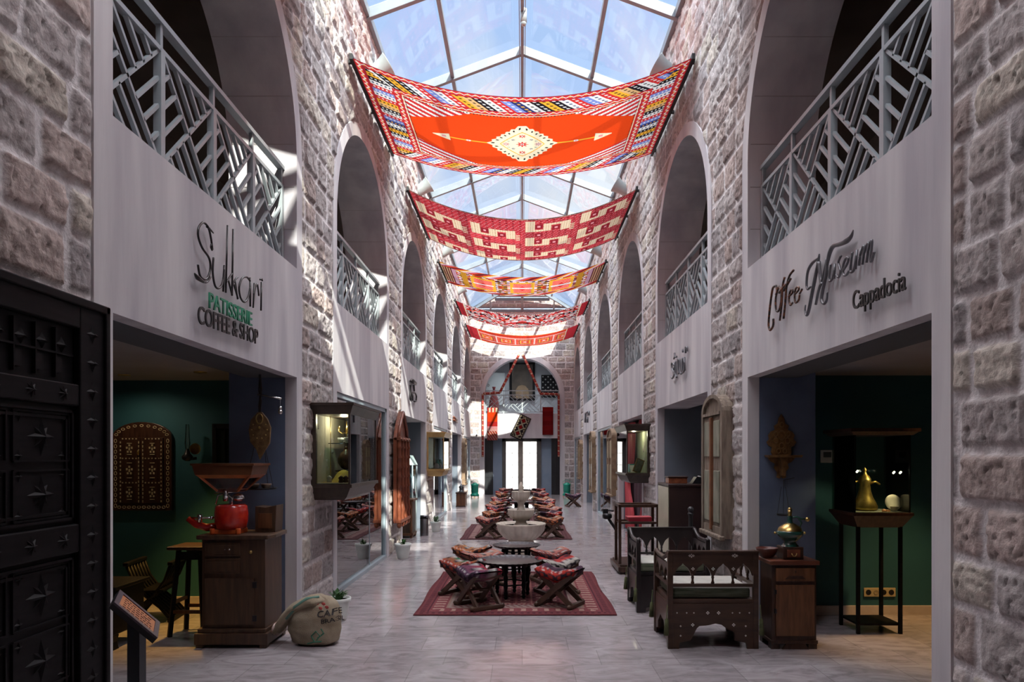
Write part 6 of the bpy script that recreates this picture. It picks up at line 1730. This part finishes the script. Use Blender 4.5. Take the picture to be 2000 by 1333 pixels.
# carved red-brown columned panel, second left pier
t = thing('columned_wall_ornament', 'tall red-brown carved panel of twin turned columns under a pointed arch, second left pier', 'wall ornament', (-(HW-.105), 11.55, .52))
for y in (-.42,-.14,.14,.42):
    mb = MB(); prof = [(.03,0),(.045,.05),(.03,.12),(.05,.2),(.035,.28)]
    z = .28
    while z < 1.25: prof += [(.032,z+.02),(.032,z+.12),(.044,z+.14)]; z += .16
    prof += [(.05,1.34),(.03,1.40)]
    mb.lathe(prof, 14, (.05,y,0)); mb.build('column', red_wood, t)
mb = MB(); mb.prism([(-.47,0.02),(.47,.02),(.47,1.38),(.30,1.60),(0,1.84),(-.30,1.60),(-.47,1.38)], -.04, .02, 'yz'); mb.build('back_board', red_wood, t, bevel=.006)
mb = MB(); mb.tube([(.04,-.44,1.36),(.04,-.36,1.52),(.04,-.18,1.68),(.04,0,1.82),(.04,.18,1.68),(.04,.36,1.52),(.04,.44,1.36)],.028,8); mb.box(-.02,.08,-.47,.47,1.34,1.39); mb.build('arch_moulding', red_wood, t)
mb = MB(); 
for y in (-.42,-.14,.14,.42): mb.sphere((.05,y,-.03),.045,8,(1,1,1.4))
mb.box(-.03,.09,-.48,.48,0,.05); mb.build('base_moulding', red_wood, t)

# ================================================================ platform scale, cabinet, post on the right
t = thing('platform_scale', 'dark wooden platform weighing frame with a red box, on the right side of the hall', 'scale', (1.60, 9.70, 0))
mb = MB(); mb.box(-.30,.30,-.42,.42,.03,.10); mb.box(-.27,.27,-.38,.38,.10,.125)
for a in (-.24,.24):
    for b in (-.36,.36): mb.box(a-.03,a+.03,b-.03,b+.03,0,.03)
mb.build('platform', dark_wood, t, bevel=.006)
for (x, y) in ((-.26,-.28),(-.26,.10),(.26,-.28),(.26,.10)):
    mb = MB(); mb.box(x-.02,x+.02,y-.02,y+.02,.12,.92); mb.build('post', dark_wood, t, bevel=.003)
mb = MB(); mb.box(-.28,.28,-.30,-.26,.90,.94); mb.box(-.28,.28,.08,.12,.90,.94); mb.box(-.28,-.24,-.28,.10,.90,.94); mb.box(.24,.28,-.28,.10,.90,.94)
mb.box(-.26,.26,-.29,-.27,.68,.70); mb.box(-.26,.26,.09,.11,.68,.70); mb.box(-.26,.26,-.28,.10,.67,.68); mb.build('rail', dark_wood, t, bevel=.003)
mb = MB(); mb.bar((-.26,.10,.55),(-.42,.22,.80),.03,.03); mb.lathe([(.05,0),(.07,.02),(.07,.06),(.05,.08),(.001,.08)],14,(-.38,.16,.70)); mb.cbox((-.40,.2,.78),(.07,.05,.12)); mb.cyl((-.30,.1,.82),(-.44,.3,.82),.012); mb.build('iron_lever', dark_metal, t)
mb = MB(); mb.lathe([(.04,0),(.05,.01),(.05,.07),(.02,.09),(.001,.1)],12,(.16,-.05,.125)); mb.lathe([(.04,0),(.05,.01),(.05,.07),(.02,.09),(.001,.1)],12,(.05,-.15,.125)); mb.build('weight', dark_metal, t)
t = thing('red_box', 'flat crimson box resting on the tray of the dark weighing frame', 'box', (1.64, 9.60, .70))
mb = MB(); mb.box(-.17,.15,-.12,.12,0,.045); mb.build('box_body', pm('crimson',(0.40,0.02,0.05),(.48,.03,.06),scale=10,rough=.6), t, bevel=.004)
mb = MB(); mb.box(-.18,.155,-.125,.125,.045,.06); mb.build('lid', pm('crimson_light',(0.50,0.06,0.08),rough=.6), t, bevel=.003)
t = thing('tall_cabinet', 'large dark cabinet with its hall side coloured pale as if lit, in the second right opening', 'cabinet', (2.20, 8.93, 0))
mb = MB(); mb.box(-.36,.36,-.33,.33,.03,1.22); mb.build('body', pm('cab_dark',(0.022,0.010,0.009),(.035,.016,.013),scale=5,rough=.4), t, bevel=.004)
mb = MB(); mb.box(-.37,.37,-.345,.345,1.22,1.25); mb.box(-.365,.365,-.34,.34,0,.03); mb.build('cabinet_top', pm('cab_dark',(0,0,0)), t, bevel=.004)
mb = MB(); mb.box(-.368,-.36,-.31,.32,.04,1.21); mb.build('lit_side', pm('cab_lit_side',(.42,.40,.30),(.50,.48,.36),scale=3,rough=.35), t)  # hall-facing side painted pale for the light falling on it
t = thing('copper_box', 'small copper-coloured carved box on the large dark cabinet', 'box', (2.02, 8.95, 1.25))
mb = MB(); mb.box(-.13,.11,-.10,.10,0,.075); mb.build('box_body', pm('copper',(0.45,.14,.06),(.25,.08,.04),scale=18,rough=.35,metal=.5), t, bevel=.006)
mb = MB(); mb.box(-.14,.12,-.11,.11,.075,.09); mb.build('lid', dark_wood, t, bevel=.004)
t = thing('cash_device', 'black and white desk device on the large dark cabinet', 'device', (2.28, 8.80, 1.25))
mb = MB(); mb.prism([(-.12,0),(.12,0),(.10,.06),(-.06,.09)],-.08,.08,'xz'); mb.build('device_body', dark_metal, t, bevel=.006)
mb = MB(Matrix.Rotation(R(15),4,'Y')); mb.box(-.04,.06,-.06,.06,.085,.092); mb.build('paper', cup_white, t)
t = thing('barrier_post', 'slim black post with a ball top beside the right shutter', 'post', (1.93, 7.86, 0))
mb = MB(); mb.lathe([(.10,0),(.10,.015),(.03,.04),(.024,.06),(.024,.92),(.034,.935),(.034,.95),(.02,.96)],18); mb.sphere((0,0,.99),.036,12); mb.build('post_body', pm('post_black',(.03,.03,.035),rough=.4), t)

# red curtains inside the third right window
cur = pm('curtain_red', (0.36,0.035,0.05), (0.46,0.07,0.08), scale=6, rough=.9, stretch=(1,1,.3))
cur2 = pm('curtain_dark', (0.035,0.028,0.035), (0.09,0.035,0.05), scale=10, rough=.9, stretch=(1,4,.2))
def curtain(y0, y1, x, mat, label, tie=None, z0=.05, z1=2.3):
    n, m = 70, 24
    U, V = np.meshgrid(np.linspace(0,1,n), np.linspace(0,1,m), indexing='ij')
    Z = z0+(z1-z0)*V
    w = 1.0 if tie is None else 1-.62*np.exp(-((V-.42)/.18)**2)
    yc = (y0+y1)/2 if tie is None else (y0 if tie < 0 else y1)
    Yy = yc+((y0+(y1-y0)*U)-yc)*w
    P_ = np.stack([x+.035*np.sin(U*40+1.0*np.sin(V*2)), Yy, Z], -1); c = np.array([x, yc, 0.0]); P_ = P_-c
    o = grid_obj('curtain', P_, np.ones((n-1, m-1), bool), None, mat); o.location = c
    s_ = o.modifiers.new('thick','SOLIDIFY'); s_.thickness = .004
    tag(o, label, 'curtain'); return o
curtain(12.35, 13.3, 2.28, cur, 'red curtain gathered at the near end of the third right opening', -1)
curtain(14.0, 15.05, 2.28, cur, 'red curtain gathered at the far end of the third right opening', 1)
curtain(12.35, 15.05, 2.38, cur2, 'dark striped curtain hanging behind the red ones in the third right opening')

# left bay 3: glass case, carved cabinet and plant
t = thing('glass_case', 'pale glass case with a sloping top inside the third left opening', 'display case', (-2.55, 14.35, 0))
mb = MB(); mb.box(-.30,.30,-.28,.28,0,.72); mb.build('case_body', pm('pale_teal',(0.42,.55,.53),(.48,.62,.60),scale=3,rough=.5), t, bevel=.004)
mb = MB(); mb.box(-.30,.30,-.28,.28,.72,1.42); mb.build('glass_panel', glass('pale_case_glass',(.72,.86,.84),base=.10), t)
mb = MB(); mb.prism([(-.32,1.42),(.32,1.42),(.22,1.62),(-.32,1.62)],-.30,.30,'xz'); mb.build('case_top', pm('pale_teal',(0,0,0)), t, bevel=.004)
for a in (-.3,.3):
    for b in (-.28,.28):
        mb = MB(); mb.box(a-.012,a+.012,b-.012,b+.012,.72,1.42); mb.build('corner_post', steel_paint, t)
t = thing('carved_sideboard', 'small carved brown sideboard in the third left opening, under orange flowers', 'cabinet', (-2.32, 13.62, 0))
mb = MB(); mb.box(-.17,.17,-.22,.22,.10,.72); mb.build('body', brown_wood, t, bevel=.004)
mb = MB(); mb.box(-.20,.20,-.25,.25,.72,.76); mb.box(-.19,.19,-.24,.24,.05,.10); mb.build('cabinet_top', mid_wood, t, bevel=.004)
for a in (-.15,.15):
    for b in (-.2,.2):
        mb = MB(); mb.lathe([(.02,0),(.035,.03),(.02,.05)],10,(a,b,0)); mb.build('foot', mid_wood, t)
mb = MB(); mb.box(-.12,.12,-.235,-.22,.30,.66); mb.build('cabinet_door', pm('sideboard_panel',(0.04,0.05,0.07),rough=.3), t)
mb = MB()
for a in (-.15,.15): mb.lathe([(.02,.1),(.03,.2),(.018,.3),(.028,.4),(.018,.5),(.03,.62),(.02,.72)],8,(a,-.225,0))
mb.build('column', mid_wood, t)
potted((-2.31, 13.58, .76), .075, .07, 'small plant with orange-pink blossoms on the carved sideboard', .14, 8, 30, pm('blossom',(.65,.16,.08),rough=.7), 'flowering_plant')
t = thing('wooden_chest_box', 'small brown wooden box cabinet far down the left wall with a lantern on it', 'cabinet', (-1.97, 22.1, 0))
mb = MB(); mb.box(-.13,.16,-.3,.3,.03,.42); mb.build('body', mid_wood, t, bevel=.005)
mb = MB(); mb.box(-.15,.17,-.33,.33,.42,.45); mb.box(-.14,.17,-.31,.31,0,.03); mb.build('cabinet_top', dark_wood, t)
t = thing('lantern', 'small dark metal lantern on the wooden box cabinet down the left wall', 'lantern', (-1.96, 22.0, .45))
mb = MB(); mb.lathe([(.09,0),(.10,.02),(.06,.04),(.06,.14),(.09,.16),(.03,.22),(.01,.26),(.001,.27)],12); mb.build('lantern_body', pm('pewter',(.12,.14,.15),rough=.4,metal=.6), t)

# green cylindrical stoves flanking the end arch
gl_ = pm('stove_green', (0.01,0.30,0.20), (0.02,0.38,0.26), scale=6, rough=.35)
for sg, y, x in ((-1, 26.6, -1.84), (1, 26.9, 1.75)):
    t = thing('green_stove', 'bright green cylindrical stove standing %s of the end arch' % ('left' if sg < 0 else 'right'), 'stove', (x, y, 0), 0, None)
    mb = MB(); mb.lathe([(.15,.06),(.17,.08),(.17,.12),(.13,.15),(.13,.20)],24); mb.lathe([(.12,.20),(.14,.22),(.14,.46),(.15,.48),(.15,.51),(.06,.56),(.05,.58),(.001,.58)],24); mb.build('stove_body', gl_, t)
    for k in range(3):
        a = k*2*PI/3+.5; mb = MB(); mb.bar((.12*math.cos(a),.12*math.sin(a),.08),(.17*math.cos(a),.17*math.sin(a),0),.03,.02); mb.build('leg', brass, t)
    mb = MB(); mb.tube([(-.15,0,.5),(-.16,0,.62),(0,0,.68),(.16,0,.62),(.15,0,.5)],.008,6); mb.build('handle', gl_, t)

# ================================================================ end wall: garlands, hung rugs, upper gallery
band_m = None
def garland(pts, w, label):
    """a flat woven strap following pts on the end wall"""
    n = 0; path = []
    for (x0,z0),(x1,z1) in zip(pts[:-1], pts[1:]):
        k = max(2, int(math.hypot(x1-x0, z1-z0)/.035))
        for i in range(k): path.append((x0+(x1-x0)*i/k, z0+(z1-z0)*i/k, math.atan2(z1-z0, x1-x0)))
    path.append((*pts[-1], path[-1][2]))
    k = len(path); P_ = np.zeros((k, 5, 3)); c = np.zeros((k, 5, 3))
    ox, oz = pts[0]
    for i, (x, z, a) in enumerate(path):
        for j in range(5):
            q = (j-2)/4*w; P_[i,j] = (x-math.sin(a)*q-ox, .012*math.sin(i*.4), z+math.cos(a)*q-oz)
            c[i,j] = (RED*.40 if (i//2) % 3 else CREAM*.5) if j in (1,2,3) and (i % 2) else (DRED*.9 if j in (0,4) else C_(.30,.10,.07))
    o = grid_obj('woven_garland', P_, np.ones((k-1, 4), bool), c, cushion_mat); o.location = (ox, END-.08, oz)
    s_ = o.modifiers.new('thick','SOLIDIFY'); s_.thickness = .02
    tag(o, label, 'garland'); return o
def ez(px, py): return ((px-1020)*28.4/1340, 1.6+(892-py)*28.4/1340)
garland([ez(1014,693), ez(976,768), ez(944,770)], .10, 'red woven strap swooping from the top of the end arch down to the left')
garland([ez(1021,693), ez(1056,770), ez(1090,771)], .10, 'red woven strap swooping from the top of the end arch down to the right')
garland([ez(943,770), ez(943,893)], .09, 'red woven strap hanging vertically down the left jamb of the end arch')
garland([ez(1091,770), ez(1091,893)], .09, 'red woven strap hanging vertically down the right jamb of the end arch')
def hung_rug(name, label, cx, cz, w, h, cols, rot=0, fringe=False):
    n, m = 40, 70
    U, V = np.meshgrid(np.linspace(0,1,n), np.linspace(0,1,m), indexing='ij')
    X = (U-.5)*w; Z = (V-.5)*h; Yy = .02*np.sin(U*7)*(1-V)
    c, s_ = math.cos(rot), math.sin(rot)
    col = cols(U, V, w, h)*0.6
    o = grid_obj(name, np.stack([X*c-Z*s_, Yy, X*s_+Z*c], -1), np.ones((n-1,m-1),bool), col, rug_mat); o.location = (cx, END-.10, cz)
    q = o.modifiers.new('thick','SOLIDIFY'); q.thickness = .02
    tag(o, label, 'rug'); return o
def c_black(U, V, w, h):
    col = np.tile(BLK*1.2, U.shape+(1,)).reshape(U.shape+(3,)).copy(); e = np.minimum(np.minimum(U, 1-U)*w, np.minimum(V, 1-V)*h)
    over(col, (e < .10) & (e > .03) & ((np.mod(V*9, 1) < .5) ^ (np.mod(U*5, 1) < .5)), CREAM*.6)
    for cv in (.22,.5,.78):
        r = np.abs(U-.5)*w+np.abs(V-cv)*h; over(col, (r < .17) & (r > .11), CREAM*.6); over(col, (r < .09), RED*.5)
    return col
def c_left(U, V, w, h):
    col = choose(np.floor(V*7), [DRED*1.3, RED*.5, PNK*.7, RED*.6, ORG*.75, ORG*.8, CREAM*.7]).copy()
    over(col, (V < .36) & (np.mod(U*4+V*9, 1) < .3), CREAM*.5); over(col, (V > .86) & (np.mod(U*3, 1) < .4), RED*.7); return col
def c_right(U, V, w, h):
    col = choose(np.floor(V*6), [RED*.35, RED*.42, RED*.32, RED*.45, RED*.36, RED*.5]).copy()
    over(col, (np.mod(V*6, 1) < .12), DRED*.8); return col
x, z = ez(962, 829); hung_rug('hanging_rug', 'orange and red rug hung over the left of the end railing', x, z, .42, 1.35, c_left)
x, z = ez(1017, 835); hung_rug('hanging_rug', 'small tilted black rug with cream diamonds in the middle of the end wall', x, z, .50, 1.0, c_black, R(-26))
x, z = ez(1070, 823); hung_rug('hanging_rug', 'plain brick-red rug hung over the right of the end railing', x, z, .44, 1.15, c_right)
# upper gallery things
t = thing('portrait_panel', 'large dark framed picture panel on the back wall of the end gallery', 'picture', (.0, 33.25, 3.4))
mb = MB(); mb.box(-.62,.62,-.04,0,.9,2.75); mb.build('frame', black_wood, t)
mb = MB(); mb.box(-.50,.50,-.05,-.04,1.0,2.65); mb.build('picture', pm('picture_dark',(0.03,.022,.018),(.07,.05,.035),scale=2,rough=.5), t)
mb = MB(); mb.prism([(-.30,1.0),(.34,1.0),(.30,1.45),(.14,1.62),(-.02,1.66),(-.20,1.6),(-.33,1.4)],-.06,-.05,'xz'); mb.build('painted_shape', pm('tan_paint',(.16,.10,.055),(.20,.13,.07),scale=4,rough=.6), t)
t = thing('wall_carpet', 'dark carpet with a white lattice pattern on the back wall of the end gallery', 'carpet', (1.38, 33.27, 3.9))
mb = MB(); mb.box(-.46,.46,-.03,0,.55,1.65); mb.build('carpet_field', black_wood, t)
mb = MB()
for i in range(7):
    for j in range(8):
        if (i+j) % 2: mb.cbox((-.38+.126*i,-.034,.65+.13*j),(.07,.006,.03)); mb.cbox((-.38+.126*i,-.034,.65+.13*j),(.03,.006,.07))
mb.build('carpet_pattern', pm('carpet_white',(.35,.33,.30),rough=.9), t)
t = thing('wall_board', 'pale grey panel on the back wall of the end gallery, left side', 'panel', (-1.35, 33.27, 4.1))
mb = MB(); mb.box(-.5,.5,-.03,0,.0,1.55); mb.build('board', pm('pale_board',(.50,.52,.51),rough=.7), t)
mb = MB()
for k in range(4): mb.tube([(-.3+.05*math.cos(a),-.035,.35+.3*k+.06*math.sin(a)) for a in np.linspace(0,2*PI,9)],.012,5)
mb.build('board_marks', pm('board_marks',(.15,.08,.08),rough=.7), t)
t = thing('red_vase', 'slender dusty red vase standing behind the end railing on the left', 'vase', (-1.22, 29.6, FAS))
mb = MB(); mb.lathe([(.15,0),(.20,.1),(.22,.45),(.17,.75),(.07,.95),(.05,1.12),(.08,1.22),(.001,1.22)],20); mb.build('vase_body', pm('vase_red',(.38,.10,.11),(.45,.15,.15),scale=6,rough=.6), t)
t = thing('wall_camera', 'tiny dark camera on the end wall left of the arch', 'camera', (-1.88, END-.03, 2.48))
mb = MB(); mb.cyl((0,-.1,0),(0,0,0),.03); mb.sphere((0,-.1,0),.032,8); mb.build('camera_body', dark_metal, t)
